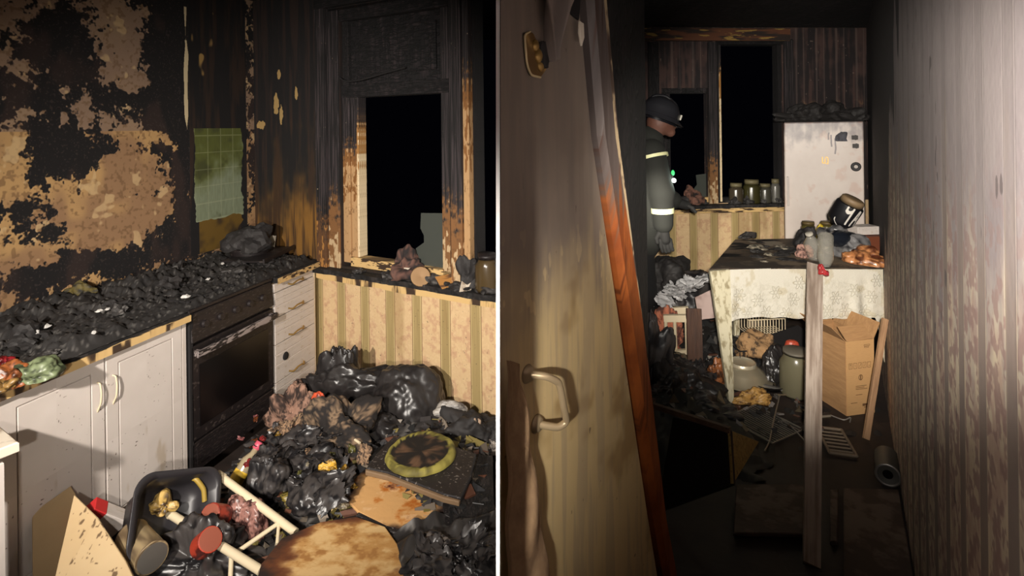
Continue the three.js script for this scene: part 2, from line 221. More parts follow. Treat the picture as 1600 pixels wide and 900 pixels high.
const mFrameLow = MT(scorched(rgb(176, 140, 98), rgb(128, 86, 44), 0.66, 3), 0.8, 0.004), mFrameMid = MT(scorched(rgb(186, 160, 124), rgb(122, 84, 48), 0.24, 17), 0.8, 0.004), mFrameCream = MT(scorched(rgb(226, 204, 166), WOOD, 0.8, 29), 0.75, 0.003), mFrameBurnt = MT(scorched(WOOD, rgb(90, 60, 34), 0.18, 41), 0.85, 0.005);
const mRail = MT(tex(512, 96, (u, v) => { const q = fbm(u * 16, v * 4, 4, 3); return [...mix3(rgb(206, 172, 116), rgb(58, 42, 28), sst(0.5, 0.62, q)), q]; }, true), 0.85, 0.003);
const mCharWood = MT(tCharWood, 0.82, 0.006), mChar = MT(tChar, 0.8, 0.012);
const tWhite = tex(512, 512, (u, v) => { const q = fbm(u * 6, v * 6, 4, 3), sp = sst(0.93, 0.96, n2(u * 150, v * 150, 5)) * sst(0.4, 0.7, n2(u * 9, v * 9, 6)), st = sst(0.66, 0.8, fbm(u * 14, v * 5, 4, 12)); let c = mix3(rgb(216, 207, 200), rgb(196, 186, 178), q); c = mix3(c, rgb(160, 140, 112), st * 0.4); return [...mix3(c, rgb(60, 46, 38), sp * 0.9), 0.5]; }, true);
const mWhite = MT(tWhite, 0.42, 0.0005), mWhiteDirty = MT(tex(512, 512, (u, v) => { const q = fbm(u * 9, v * 9, 5, 33); return [...mix3(rgb(214, 202, 184), rgb(96, 76, 58), sst(0.55, 0.72, q) * 0.7), q]; }, true), 0.6, 0.001);
const mGroove = M(0x9a8468, 0.8), mCreamPlastic = M(0xd8c8a8, 0.5), mBrass = M(0xa8884e, 0.4, { metalness: 0.6 });
const mBlackEnamel = MT(tex(512, 512, (u, v) => { const q = fbm(u * 7, v * 7, 5, 3), a = sst(0.7, 0.76, fbm(u * 34, v * 34, 2, 5)); let c = mix3(rgb(20, 17, 18), rgb(40, 32, 32), q); return [...mix3(c, rgb(120, 108, 100), a * 0.35), q]; }, true), 0.5, 0.001);
const mGlassBlack = M(0x0c0a0b, 0.28), mSteel = M(0x9a958e, 0.38, { metalness: 0.75 }), mDark = M(0x171415, 0.85);
const vc = (rough, o = {}) => new THREE.MeshStandardMaterial({ vertexColors: true, roughness: rough, ...o });
const mLump = vc(0.72), mGloss = vc(0.33), mSatin = vc(0.42), mFoil = vc(0.4, { metalness: 0.25 }), mPaper = vc(0.9);
const mClear = new THREE.MeshPhysicalMaterial({ color: 0xf2efe6, roughness: 0.16, transmission: 0.82, thickness: 0, ior: 1.45 });
const mGlass = new THREE.MeshPhysicalMaterial({ color: 0x8a9088, roughness: 0.3, transmission: 0.78, thickness: 0, ior: 1.5 });
const mJar = new THREE.MeshPhysicalMaterial({ color: 0xb8a888, roughness: 0.2, transmission: 0.35, thickness: 0, ior: 1.5 });

// ---------------------------------------------------------------- the two rooms
const concrete = MT(tex(512, 512, (u, v) => { const q = fbm(u * 8, v * 8, 5, 3); return [...mix3(rgb(30, 24, 22), rgb(58, 46, 40), q), q]; }, true), 0.7, 0.004);
const plan = (pts) => pts.map(([x, z]) => [x, -z]);
const ROOM = plan([[-3.25, 1.7], [-0.74, 1.7], [3.5, -5.3], [-0.1, -5.3], [-0.1, -3.2], [-1.85, -4.0]]);
{ const f = struct('floor', lay(ext(poly(plan([[-3.6, 2], [4.2, 2], [4.2, -5.6], [-3.6, -5.6]])), 0.12, -0.12)), concrete); const c = struct('ceiling', lay(ext(poly(plan([[-3.6, 2], [4.2, 2], [4.2, -5.6], [-3.6, -5.6]])), 0.12, 0)), mCharWood); c.position.y = CEIL; }
const wallGeo = (x0, x1, holes, T) => ext(poly(rect(x0, x1, 0, CEIL), holes.map((h) => rect(...h))), T, -T);
struct('wall_left', uvBox(wallGeo(-4.5, 1.3, [], 0.15), -1.7, 0, 3, CEIL), MT(tPlaster, 0.9, 0.006), WL);
const WIN1 = [0.225, 0.862, 0.86, 1.85], WIN2 = [1.075, 1.62, 0.84, 2.42];
struct('wall_back', uvBox(wallGeo(-0.85, 1.28, [[0.1, 0.98, 0.8, 2.4], [1.03, 1.26, 0.8, 2.42]], 0.16), -0.85, 0, 2.4, CEIL), MT(tWindowWall, 0.85, 0.004), WW);
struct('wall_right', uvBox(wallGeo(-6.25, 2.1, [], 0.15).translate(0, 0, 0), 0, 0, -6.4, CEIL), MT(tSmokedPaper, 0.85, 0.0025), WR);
const WA = [0.117, 0.47, 0.97, 1.95], WBb = [0.6, 1.155, 0.97, 2.42];
struct('wall_far', uvBox(wallGeo(-1.45, 2.2, [[0.03, 0.5, 0.93, 2.0], [0.57, 1.19, 0.93, 2.44]], 0.16), -1.5, 0, 3.6, CEIL), MT(tFarWall, 0.9, 0.004), WB);
{ const w = struct('wall_rear', bx(3.2, CEIL, 0.12, -2, CEIL / 2, 1.72), mCharWood); }
// added thin white partition, standing in for the line between the two views
{ const g = bx(0.0056, 2.75, 4.6, 0, -0.3, -3.1); const w = struct('added_partition', g, M(0xf4f2f0, 0.7)); w.position.set(0, EYE, 0); w.rotation.set(0, Math.atan2(22, FOC), -ROLL, 'ZYX'); }
// soot-black return wall behind the door, which hides the left end of the far room
{ const a = at(938, 200, 1.5), b = at(1009, 200, 2.7), w = struct('wall_return', bx(a.distanceTo(b), CEIL, 0.1, 0, CEIL / 2, -0.05), mCharWood); w.position.set((a.x + b.x) / 2, 0, (a.z + b.z) / 2); w.rotation.y = Math.atan2(a.z - b.z, b.x - a.x); }
{ const b = struct('beam', bxx(-1.4, 1.25, 2.43, 2.545, 0, 0.05, 0.006), MT(tex(512, 128, (u, v) => { const q = fbm(u * 22, v * 5, 4, 3), r = fbm(u * 9, v * 3, 3, 7); return [...mix3(mix3(rgb(44, 34, 30), rgb(96, 58, 38), sst(0.4, 0.6, r)), rgb(150, 120, 60), sst(0.66, 0.72, q)), q]; }, true), 0.85, 0.004), WB); b.name = 'trim_1'; }

// window joinery, left room
function joinery(f, n, list) { const w = new THREE.Group(); w.name = n; w.position.copy(f.o); w.rotation.y = f.ry; w.userData.kind = 'structure'; scene.add(w); for (const [name, x0, x1, y0, y1, z0, z1, m, r = 0.004] of list) { const g = bxx(x0, x1, y0, y1, z0, z1, r); uvBox(g, x0, y0, x1 - x0, y1 - y0); part(name, g, m, w); } return w; }
const J1 = joinery(WW, 'window_1', [
  ['casing', -0.085, 0.0, 0.75, 2.42, 0, 0.035, mFrameBurnt], ['casing', 0.0, 0.095, 0.78, 2.4, -0.03, 0.012, mFrameMid], ['frame_stile', 0.095, 0.155, 0.82, 1.87, -0.09, -0.02, mFrameLow], ['frame_stile', 0.155, 0.208, 0.84, 1.86, -0.11, -0.035, mFrameLow], ['bead', 0.207, 0.222, 0.86, 1.86, -0.1, -0.03, mFrameCream, 0.003],
  ['frame_stile', 0.862, 0.93, 0.82, 2.4, -0.1, -0.02, mFrameMid], ['frame_stile', 0.93, 0.955, 0.78, 2.4, -0.08, 0.0, mCharWood], ['casing', 0.955, 1.03, 0.76, 2.42, -0.02, 0.03, mFrameMid], ['casing', 1.03, 1.068, 0.86, 2.42, -0.06, 0.012, mFrameLow],
  ['bottom_rail', 0.155, 0.93, 0.8, 0.858, -0.1, -0.02, mRail], ['transom_rail', 0.095, 0.93, 1.852, 1.93, -0.1, -0.015, mCharWood], ['top_rail', 0.0, 0.95, 2.33, 2.42, -0.1, 0.0, mCharWood], ['head_casing', -0.085, 1.07, 2.42, 2.5, -0.02, 0.04, mCharWood],
  ['transom_panel', 0.14, 0.9, 1.92, 2.34, -0.09, -0.05, mCharWood], ['transom_panel', 0.23, 0.82, 1.99, 2.27, -0.05, -0.035, mCharWood], ['transom_stile', 0.095, 0.15, 1.92, 2.34, -0.09, -0.025, mCharWood], ['transom_stile', 0.87, 0.93, 1.92, 2.34, -0.09, -0.025, mCharWood],
]);
{ // hanging cable over the transom, and what is left of the pane
  part('cable', tube([V(0.03, 2.22, 0.0), V(0.05, 2.03, 0.0), V(0.14, 1.955, 0.0), V(0.28, 1.955, 0.0), V(0.45, 1.985, -0.01), V(0.62, 2.01, -0.01)], 0.006), mDark, J1, 'blackened cable sagging across the burnt transom');
  const g = ext(poly([[0.62, 0.858], [0.862, 0.858], [0.862, 1.17], [0.68, 1.16], [0.675, 1.07], [0.7, 1.03], [0.7, 0.99], [0.64, 0.95]]), 0.004, -0.065); part('pane', g, mGlass, J1, 'jagged sooty remnant of the window pane');
}
const J2 = joinery(WW, 'window_2', [['frame_stile', 1.068, 1.085, 0.84, 2.42, -0.12, -0.03, mCharWood, 0.002], ['bottom_rail', 1.068, 1.27, 0.8, 0.85, -0.1, -0.02, mCharWood]]);
{ // sill: burnt uneven board over a cream edging strip
  const N = 60, top = []; for (let i = 0; i <= N; i++) { const s = -0.085 + i / N * 1.36; top.push([s, 0.06 + 0.012 * n2(s * 13, 1, 4) + 0.01 * n2(s * 40, 1, 5)]); }
  const g = lay(ext(poly([[-0.085, -0.13], [1.275, -0.13], ...top.slice().reverse()].map(([a, b]) => [a, -b])), 0.03, 0)).translate(0, 0.757, 0); const w = struct('window_sill', g, mChar, WW);
  const e = []; for (let i = 0; i <= N; i++) { const s = -0.085 + i / N * 1.355; e.push([s, 0.757]); } const lo = e.map(([s]) => [s, 0.722 - 0.016 * fbm(s * 7, 1, 3, 6)]).reverse(); part('edging', ext(poly([...lo.reverse(), ...e.reverse()]), 0.012, 0.03), mRail, w, 'cream strip under the burnt sill edge');
}
// window joinery, right room
joinery(WB, 'window_3', [
  ['casing', -0.1, 0.0, 0.93, 2.42, 0, 0.03, mCharWood], ['frame_stile', 0.0, 0.117, 0.93, 1.96, -0.1, -0.02, mCharWood], ['header_panel', 0.0, 0.47, 1.95, 2.42, -0.1, -0.02, mCharWood], ['header_board', 0.07, 0.4, 2.02, 2.34, -0.03, -0.008, mCharWood], ['bottom_rail', 0.1, 0.5, 0.93, 0.985, -0.1, -0.02, mRail],
]);
const J4 = joinery(WB, 'window_4', [
  ['casing', 0.468, 0.545, 0.93, 2.42, -0.02, 0.03, mFrameMid], ['casing', 0.545, 0.572, 0.93, 2.44, -0.05, 0.012, mCharWood], ['frame_stile', 0.572, 0.603, 0.94, 2.44, -0.1, -0.01, mFrameCream], ['frame_stile', 1.152, 1.2, 0.94, 2.44, -0.1, -0.01, mCharWood], ['casing', 1.2, 1.29, 0.93, 2.44, 0, 0.03, mFrameMid], ['head_rail', 0.56, 1.29, 2.4, 2.45, -0.1, 0.02, mCharWood], ['bottom_rail', 0.57, 1.2, 0.93, 0.975, -0.1, -0.02, mCharWood],
]);
part('pane', ext(poly([[0.34, 0.985], [0.468, 0.985], [0.468, 1.2], [0.37, 1.19], [0.38, 1.1], [0.34, 1.05]]), 0.004, -0.06), mGlass, J4, 'broken corner of glass beside the mullion');
{ const N = 50, pts = []; for (let i = 0; i <= N; i++) { const s = -0.2 + i / N * 1.47; pts.push([s, -(0.09 + 0.014 * n2(s * 14, 2, 4))]); }
  const w = struct('window_sill', lay(ext(poly([[-0.2, 0.13], ...pts, [1.27, 0.13]]), 0.03, 0)).translate(0, 0.895, 0), mChar, WB); part('edging', bxx(-0.2, 1.27, 0.85, 0.895, 0.02, 0.07, 0.003), mRail, w, 'cream strip under the far sill'); }

// ================================================================ left room
const black = (a, b) => mix3([0.006, 0.005, 0.005], [0.035, 0.031, 0.03], a * 0.7 + b * 0.3);
const ashy = (a, b) => (b > 0.8 ? [0.14, 0.13, 0.12] : mix3([0.01, 0.009, 0.009], [0.055, 0.049, 0.046], a));
const palOf = (c, dark, k = 0.55) => (a, b) => mix3(c, dark, sst(k - 0.1, k + 0.15, a * 0.6 + b * 0.4));
const film = (a, b) => mix3([0.012, 0.011, 0.012], [0.05, 0.044, 0.042], sst(0.4, 0.6, a));
const silver = (a, b) => mix3([0.34, 0.33, 0.33], [0.5, 0.49, 0.49], a);
const lin = (r, g, b) => new THREE.Color(`rgb(${r},${g},${b})`).toArray();

// ---- white base cabinet with two framed doors
function framedDoor(name, w, h, parent, x, y, mat) {
  const f = 0.05, g = 0.004;
  const d = part(name, [bx(w, h, 0.012, 0, 0, -0.01), ext(poly(rect(-w / 2, w / 2, -h / 2, h / 2), [rect(-w / 2 + f, w / 2 - f, -h / 2 + f, h / 2 - f)]), 0.007, -0.004, 0.0015)], mat, parent); d.position.set(x, y, 0);
  part('panel', ext(poly(rect(-w / 2 + f + g, w / 2 - f - g, -h / 2 + f + g, h / 2 - f - g)), 0.007, -0.004, 0.0015), mat, d); return d;
}
{
  const c = thing('base_cabinet', 'white kitchen base cabinet with two framed doors, left of the oven', 'cabinet', FF.p(0, 0), FF.ry);
  part('carcass', bxx(-1.38, -0.005, 0.1, 0.785, -0.56, -0.018), mGroove, c); part('plinth', bxx(-1.38, -0.01, 0.0, 0.1, -0.5, -0.06), mDark, c, 'dark recessed plinth');
  part('end_strip', bxx(-0.022, 0.0, 0.1, 0.79, -0.03, 0.002, 0.002), mWhite, c);
  const dr = framedDoor('door', 0.352, 0.685, c, -0.202, 0.444, mWhite), dl = framedDoor('door', 0.352, 0.685, c, -0.561, 0.444, mWhite); framedDoor('door', 0.352, 0.685, c, -0.921, 0.444, mWhite);
  for (const [d, x] of [[dr, -0.148], [dl, 0.148]]) part('handle', tube([V(x, 0.25, 0.0), V(x, 0.246, 0.016), V(x, 0.21, 0.022), V(x, 0.17, 0.018), V(x, 0.135, 0.0)], 0.0032), mCreamPlastic, d, 'slim cream bow handle');
}
const worktop = (n, s0, s1a, s1b, label) => { const c = thing(n, label, 'worktop', FF.p(0, 0), FF.ry); part('board', lay(ext(poly([[s0, -0.02], [s1a, -0.02], [s1b, 0.6], [s0, 0.6]]), 0.03, 0)).translate(0, 0.79, 0), mChar, c); return c; };
{ const c = worktop('worktop', -1.4, 0.005, 0.005, 'charred kitchen worktop over the white cabinets, cream edge scorched');
  const N = 60, up = [], dn = []; for (let i = 0; i <= N; i++) { const s = -1.39 + i / N * 1.395; up.push([s, 0.822 - 0.01 * fbm(s * 24, 1, 3, 4)]); dn.push([s, 0.786]); } part('edging', ext(poly([...dn, ...up.reverse()]), 0.006, 0.02), mRail, c, 'cream edging eaten away by fire'); }
{ const c = worktop('worktop', 0.605, 1.03, 1.19, 'short charred worktop over the white drawers, under the window corner'); part('edging', bxx(0.605, 1.03, 0.784, 0.817, 0.02, 0.026, 0.002), mRail, c, 'scorched cream edging'); }
{ // oven
  const c = thing('cooker', 'black burnt free-standing cooker between the white cabinets', 'cooker', FF.p(0.302, 0), FF.ry), w = 0.285;
  part('body', bxx(-w, w, 0.05, 0.81, -0.57, -0.02, 0.004), mBlackEnamel, c); part('side_trim', bxx(-w - 0.004, -w + 0.018, 0.05, 0.81, -0.03, 0.006, 0.003), mDark, c);
  part('hob', bxx(-w, w, 0.81, 0.826, -0.58, 0.0, 0.003), mBlackEnamel, c); const cp = part('control_panel', bx(2 * w - 0.01, 0.135, 0.02, 0, 0, 0, 0.006), mBlackEnamel, c); cp.position.set(0, 0.738, -0.004); cp.rotation.x = -0.12;
  for (let i = 0; i < 5; i++) { const k = part('knob', new THREE.CylinderGeometry(0.016, 0.018, 0.016, 16).rotateX(Math.PI / 2).translate(-0.2 + i * 0.1, 0, 0.016), mBlackEnamel, cp); }
  const d = part('door', [bxx(-w + 0.005, w - 0.005, 0.215, 0.655, -0.02, 0.006, 0.004)], mBlackEnamel, c); part('glass', bxx(-w + 0.05, w - 0.05, 0.27, 0.56, 0.006, 0.0085, 0.001), mGlassBlack, d);
  part('handle', [bxx(-w + 0.01, w - 0.01, 0.606, 0.64, 0.028, 0.044, 0.006), bxx(-w + 0.02, -w + 0.04, 0.61, 0.636, 0.0, 0.03), bxx(w - 0.04, w - 0.02, 0.61, 0.636, 0.0, 0.03)], MT(tex(256, 32, (u, v) => { const q = fbm(u * 14, v * 3, 4, 5); return [...mix3(rgb(30, 26, 26), rgb(150, 138, 134), sst(0.42, 0.6, q)), q]; }, true), 0.5, 0.001), d, 'sooty pale metal handle bar');
  part('drawer', [bxx(-w + 0.005, w - 0.005, 0.07, 0.205, -0.02, 0.006, 0.004), bxx(-w + 0.03, w - 0.03, 0.1, 0.18, 0.006, 0.009, 0.001)], mBlackEnamel, c);
  for (const [x, z] of [[-0.14, -0.17], [0.14, -0.17], [-0.14, -0.42], [0.14, -0.42]]) part('burner', lathe([[0.02, 0.84], [0.06, 0.838], [0.075, 0.828], [0.07, 0.826]], 20).translate(x, 0, z), mDark, c);
  part('grate', [-0.24, -0.14, -0.04, 0.04, 0.14, 0.24].map((x) => bx(0.007, 0.008, 0.5, x, 0.85, -0.29)).concat([-0.06, -0.29, -0.52].map((z) => bx(0.5, 0.008, 0.007, 0, 0.85, z))), mDark, c);
}
{ // drawers
  const c = thing('drawer_cabinet', 'narrow white drawer unit with brass pulls, right of the cooker', 'cabinet', FF.p(0.79, 0), FF.ry), w = 0.185;
  part('carcass', bxx(-w, w, 0.06, 0.785, -0.52, -0.018), mGroove, c); part('plinth', bxx(-w, w, 0, 0.06, -0.46, -0.05), mDark, c, 'dark recessed plinth');
  [[0.735, 0.782], [0.592, 0.73], [0.44, 0.587], [0.225, 0.435], [0.07, 0.22]].forEach(([a, b], i) => {
    const d = part('drawer', [bxx(-w, w, a, b, -0.016, -0.002, 0.001), ...(i ? [bxx(-w, w, a, a + (b - a) * 0.44, -0.004, 0.002, 0.001), bxx(-w, w, a + (b - a) * 0.47, a + (b - a) * 0.72, -0.004, 0.002, 0.001), bxx(-w, w, a + (b - a) * 0.75, b, -0.004, 0.002, 0.001)] : [])], mWhite, c);
    if (i < 4) { const y = a + 0.02; part('pull', tube([V(-0.07, y, 0), V(-0.05, y - 0.008, 0.018), V(-0.02, y + 0.004, 0.024), V(0.02, y + 0.004, 0.024), V(0.05, y - 0.008, 0.018), V(0.07, y, 0)], 0.005), mBrass, d, 'curved brass pull'); }
    if (i === 3) part('knob', lathe([[0, 0.008], [0.02, 0.007], [0.024, 0], [0, 0]], 20).rotateX(Math.PI / 2).translate(-0.1, a + 0.12, 0.002), mDark, d, 'round black lock disc');
  });
  part('side_panel', bxx(w, w + 0.012, 0.06, 0.785, -0.5, 0.0), mCreamPlastic, c);
}
// ---- char and lumps over the worktop
{
  const S = 240, D = 84, g = new THREE.PlaneGeometry(1, 1, S, D), p = g.attributes.position, c = new Float32Array(p.count * 3);
  for (let i = 0; i < p.count; i++) {
    const a = p.getX(i) + 0.5, b = p.getY(i) + 0.5, end = 1.0 + b * 0.13, s = mix(-1.38, end, a), o = mix(0.0, 0.575, b), rim = sst(0, 0.1, b) * sst(0, 0.03, 1 - a), back = sst(0.45, 0.95, b) * (s < 0.3 ? 0.1 : 0.06);
    const h = 0.824 + rim * (0.018 + 0.06 * Math.max(0, fbm(s * 9, o * 9, 4, 3) - 0.38) + 0.05 * (n2(s * 44, o * 44, 8) - 0.3) * n2(s * 9, o * 9, 11) + 0.014 * (n2(s * 95, o * 95, 18) - 0.5) + 0.007 * (n2(s * 190, o * 190, 28) - 0.5) + back * fbm(s * 7, o * 5, 4, 19));
    p.setXYZ(i, s, h, -o); c.set(ashy(fbm(s * 12, o * 12, 3, 6), n2(s * 120, o * 120, 9)).map((x) => x * 0.62), i * 3);
  }
  g.setAttribute('color', new THREE.BufferAttribute(c, 3)); g.computeVertexNormals();
  solo('char_debris', g, mLump, 'black char crust heaped over the whole worktop and hob', 'char', FF.p(0, 0), FF.ry).userData.kind = 'stuff';
}
{ // charred lumps: a few shapes, many copies
  const R = rnd(7), kinds = []; for (let k = 0; k < 6; k++) kinds.push(crumple(100 + k, 1, 0.6, 0.9, { detail: 4, amp: 0.8, freq: 2.2, pal: k % 2 ? ashy : black }));
  for (let i = 0; i < 46; i++) { const s = mix(-1.0, 0.98, R()), o = mix(0.05, 0.54, R()), z = 0.035 + R() * R() * 0.11; const m = solo('charred_lump', kinds[i % 6], mLump, 'black charred lump lying in the crust on the worktop', 'lump', FF.p(s, 0.838 + R() * 0.012, -o), R() * 6, 'charred lumps on the worktop'); m.scale.set(z, z * (0.5 + R() * 0.5), z); }
  const chip = crumple(130, 1, 0.5, 0.7, { detail: 2, amp: 0.7, pal: () => [0.55, 0.53, 0.5] });
  for (const [u, v, z] of [[278, 419, 0.03], [325, 437, 0.02], [348, 413, 0.022], [70, 512, 0.03], [56, 521, 0.03], [155, 487, 0.022], [168, 484, 0.018], [147, 521, 0.02], [290, 465, 0.03]]) { const q = onY(u, v, 0.875), m = solo('ash_flake', chip, mPaper, 'small pale flake of ash on the charred worktop', 'ash flake', q, u, 'pale ash flakes on the worktop'); m.scale.setScalar(z); }
  const pot = thing('burnt_pot', 'burnt round black pot on the worktop under the window corner', 'pot', at(391, 398, 3.42).setY(0.83), 0.4);
  part('bowl', lathe([[0.0, 0], [0.085, 0], [0.108, 0.03], [0.118, 0.085], [0.11, 0.1], [0.104, 0.085], [0.09, 0.02], [0, 0.015]], 24), mBlackEnamel, pot); part('charred_contents', crumple(140, 0.21, 0.15, 0.2, { detail: 6, pal: black, amp: 0.6 }).translate(0, 0.07, 0), mLump, pot, 'black burnt heap filling the pot');
  solo('card', bx(0.12, 0.085, 0.004, 0, 0.045, 0).rotateX(-0.25), mPaper.clone(), 'pale scrap of card standing behind the burnt pot', 'card', at(416, 384, 3.6).setY(0.87), -0.25).material = mWhiteDirty;
  const tray = solo('burnt_tray', [lay(ext(poly([[-0.2, -0.12], [0.2, -0.13], [0.19, 0.12], [-0.19, 0.14]]), 0.012, 0, 0.003)), bx(0.4, 0.025, 0.01, 0, 0.01, 0.125)], mBlackEnamel, 'flat blackened tray on the drawer worktop by the sill', 'tray', FF.p(0.86, 0.875, -0.3), FF.ry + 0.2);
  const q = onY(125, 462, 0.88); solo('olive_lump', crumple(150, 0.1, 0.06, 0.06, { detail: 5, pal: palOf(lin(96, 84, 40), [0.02, 0.02, 0.02]) }), mLump, 'dull olive lump among the char at the back of the worktop', 'lump', q, 0.3);
  const pk = [['red', 6, 578, 0.07, 0.05, lin(150, 30, 36), 201, 'red plastic packet at the left edge of the worktop'], ['orange', 16, 604, 0.09, 0.07, lin(160, 92, 50), 202, 'crumpled orange packet on the worktop beside the red one'], ['green', 58, 592, 0.12, 0.06, lin(128, 140, 104), 203, 'pale green and white plastic bag near the worktop front edge'], ['tan', 4, 612, 0.07, 0.04, lin(150, 116, 64), 204, 'tan torn wrapper lowest at the worktop front corner']];
  for (const [n, u, v, w, h, c, sd, label] of pk) solo(n === 'green' ? 'plastic_bag' : 'packet', crumple(sd, w * 0.85, h * 0.9, w * 0.7, { detail: 10, amp: 0.6, freq: 1.8, pal: palOf(c.map((x) => x * 0.75), c.map((x) => x * 0.16), 0.5) }), mSatin, label, n === 'green' ? 'bag' : 'packet', onY(u, v, 0.83), u);
}
// ---- things on the sill
{
  const sill = (s, o = 0.0) => WW.p(s, 0.787, o);
  const pink = solo('scorched_rag', crumple(210, 0.16, 0.12, 0.11, { detail: 9, amp: 0.9, freq: 1.9, pal: palOf(lin(104, 74, 64), [0.018, 0.014, 0.014], 0.46) }), mPaper, 'crumpled pinkish scorched rag on the window sill', 'rag', sill(0.62, 0.0), 0.6);
  solo('brown_disc', [lathe([[0, 0.0], [0.05, 0.0], [0.056, 0.008], [0.05, 0.012], [0, 0.006]], 24).rotateX(1.15)], M(0x9a7a56, 0.6, { metalness: 0.3 }), 'small brown round lid leaning in the sill debris', 'lid', sill(0.76, 0.05).setY(0.825), 0.3);
  const R = rnd(31), k = [0, 1, 2].map((i) => crumple(220 + i, 1, 0.6, 0.8, { detail: 4, amp: 0.8, pal: i ? black : ashy }));
  for (let i = 0; i < 26; i++) { const z = 0.04 + R() * 0.07, m = solo('charred_lump', k[i % 3], mLump, 'small charred lump on the left window sill', 'lump', sill(0.08 + R() * 1.12, -0.08 + R() * 0.13), R() * 6, 'charred lumps on the left sill'); m.scale.set(z, z * 0.7, z); }
  solo('shard', ext(poly([[-0.12, 0], [-0.05, 0.0], [0.06, 0.075], [0.0, 0.07]]), 0.006), mWhiteDirty, 'cream splinter leaning on the sill beneath the broken window', 'splinter', sill(0.62, 0.03), -0.6);
  solo('shard', ext(poly([[-0.05, 0], [0.13, 0.02], [0.04, 0.075], [-0.08, 0.07]]), 0.006).rotateX(-0.4), mFrameBurnt, 'dark burnt board scrap leaning below the mullion foot', 'splinter', sill(0.96, 0.045), 0.5);
  solo('shard', ext(poly([[-0.035, 0], [0.03, 0.0], [0.05, 0.05], [0.01, 0.03], [-0.02, 0.055]]), 0.006), mWhiteDirty, 'white torn scrap at the foot of the right window frame', 'splinter', sill(1.06, 0.05), 0.5);
  const jar = (name, label, pos, r, h, ry, mat, g) => { const j = thing(name, label, 'jar', pos, ry, g); part('glass', lathe([[0, 0], [r, 0], [r * 1.05, h * 0.1], [r * 1.05, h * 0.68], [r * 0.72, h * 0.82], [r * 0.72, h * 0.86], [0, h * 0.86]], 24), mat, j); part('lid', lathe([[0, h], [r * 0.78, h], [r * 0.8, h * 0.86], [0, h * 0.86]], 24), mBlackEnamel, j); return j; };
  jar('glass_jar', 'sooty glass jar standing on the sill by the right-hand window', sill(1.165, -0.0), 0.06, 0.2, 0, M(0x4a3c26, 0.22));
  solo('charred_bundle', crumple(230, 0.15, 0.16, 0.12, { detail: 7, amp: 0.6, pal: black }), mLump, 'tall black charred bundle on the sill left of the sooty jar', 'bundle', sill(1.06, -0.02), 0.4);
  solo('charred_bundle', crumple(231, 0.16, 0.2, 0.1, { detail: 7, amp: 0.6, pal: black }), mLump, 'black charred bundle on the sill behind the sooty jar', 'bundle', sill(1.24, -0.06), 0.4);
}
// ---- heap on the floor
const trim = (g) => { const p = g.attributes.position, ix = g.index.array, out = []; for (let i = 0; i < ix.length; i += 3) if (Math.max(p.getY(ix[i]), p.getY(ix[i + 1]), p.getY(ix[i + 2])) > 0.012) out.push(ix[i], ix[i + 1], ix[i + 2]); g.setIndex(out); };
let heapMesh;
const heapL = (x, z) => { const g = (a, b, r, s) => Math.exp(-(((x - a) / r) ** 2 + ((z - b) / s) ** 2)); const d = (x - FF.o.x) * FF.n.x + (z - FF.o.z) * FF.n.z, w = (x - WW.o.x) * WW.n.x + (z - WW.o.z) * WW.n.z; const k = sst(0.02, 0.16, d) * sst(0.03, 0.12, w) * sst(-1.25, -1.6, z) * sst(-0.08, -0.14, x); return k * (0.05 + 0.13 * g(-0.45, -2.3, 0.55, 0.5) + 0.1 * g(-0.6, -2.8, 0.45, 0.25) + 0.1 * g(-0.1, -2.0, 0.35, 0.5) + 0.05 * (fbm(x * 7, z * 7, 3, 3) - 0.5)) - (1 - k) * 0.01; };
{
  const nx = 90, nz = 100, g = new THREE.PlaneGeometry(1.75, 2.0, nx, nz).rotateX(-Math.PI / 2).translate(-0.95, 0, -2.2), p = g.attributes.position, c = new Float32Array(p.count * 3);
  for (let i = 0; i < p.count; i++) { const x = p.getX(i), z = p.getZ(i); p.setY(i, heapL(x, z) + 0.022 * (n2(x * 38, z * 38, 5) - 0.5)); c.set(ashy(fbm(x * 10, z * 10, 4, 6), n2(x * 60, z * 60, 7) * 0.98), i * 3); }
  g.setAttribute('color', new THREE.BufferAttribute(c, 3)); g.computeVertexNormals(); trim(g); const hp = solo('burnt_rubble', g, mLump, 'low heap of black ash and rubble over the left kitchen floor', 'rubble'); hp.userData.kind = 'stuff';
  heapMesh = hp;
}
const chips = (seed, n, put, pals) => { const R = rnd(seed), gs = []; for (let i = 0; i < n; i++) { const z = 0.012 + R() * R() * 0.045, g = R() < 0.5 ? new THREE.TetrahedronGeometry(z) : new THREE.BoxGeometry(z * 2.2, z * 0.25, z); const [x, y, w] = put(R); g.rotateY(R() * 6).rotateX((R() - 0.5) * 1.4).translate(x, y, w); const c = pals[Math.floor(R() * pals.length)], n2_ = g.attributes.position.count, a = new Float32Array(n2_ * 3); for (let k = 0; k < n2_; k++) a.set(c, k * 3); g.setAttribute('color', new THREE.BufferAttribute(a, 3)); gs.push(g); } return join(gs); };
part('scraps', chips(5, 1500, (R) => { let x = -1.35 + R() * 1.25, z = -3.1 + R() * 1.6; for (let k = 0; k < 9 && heapL(x, z) < 0.03; k++) { x = -1.35 + R() * 1.25; z = -3.1 + R() * 1.6; } return [x, heapL(x, z) + 0.01, z]; }, [[0.02, 0.018, 0.018], [0.05, 0.045, 0.045], [0.02, 0.02, 0.022], [0.02, 0.02, 0.02], [0.03, 0.026, 0.024], [0.16, 0.13, 0.1], [0.3, 0.25, 0.2], [0.12, 0.05, 0.03], [0.2, 0.16, 0.05]]), mSatin, heapMesh).userData.kind = 'stuff';
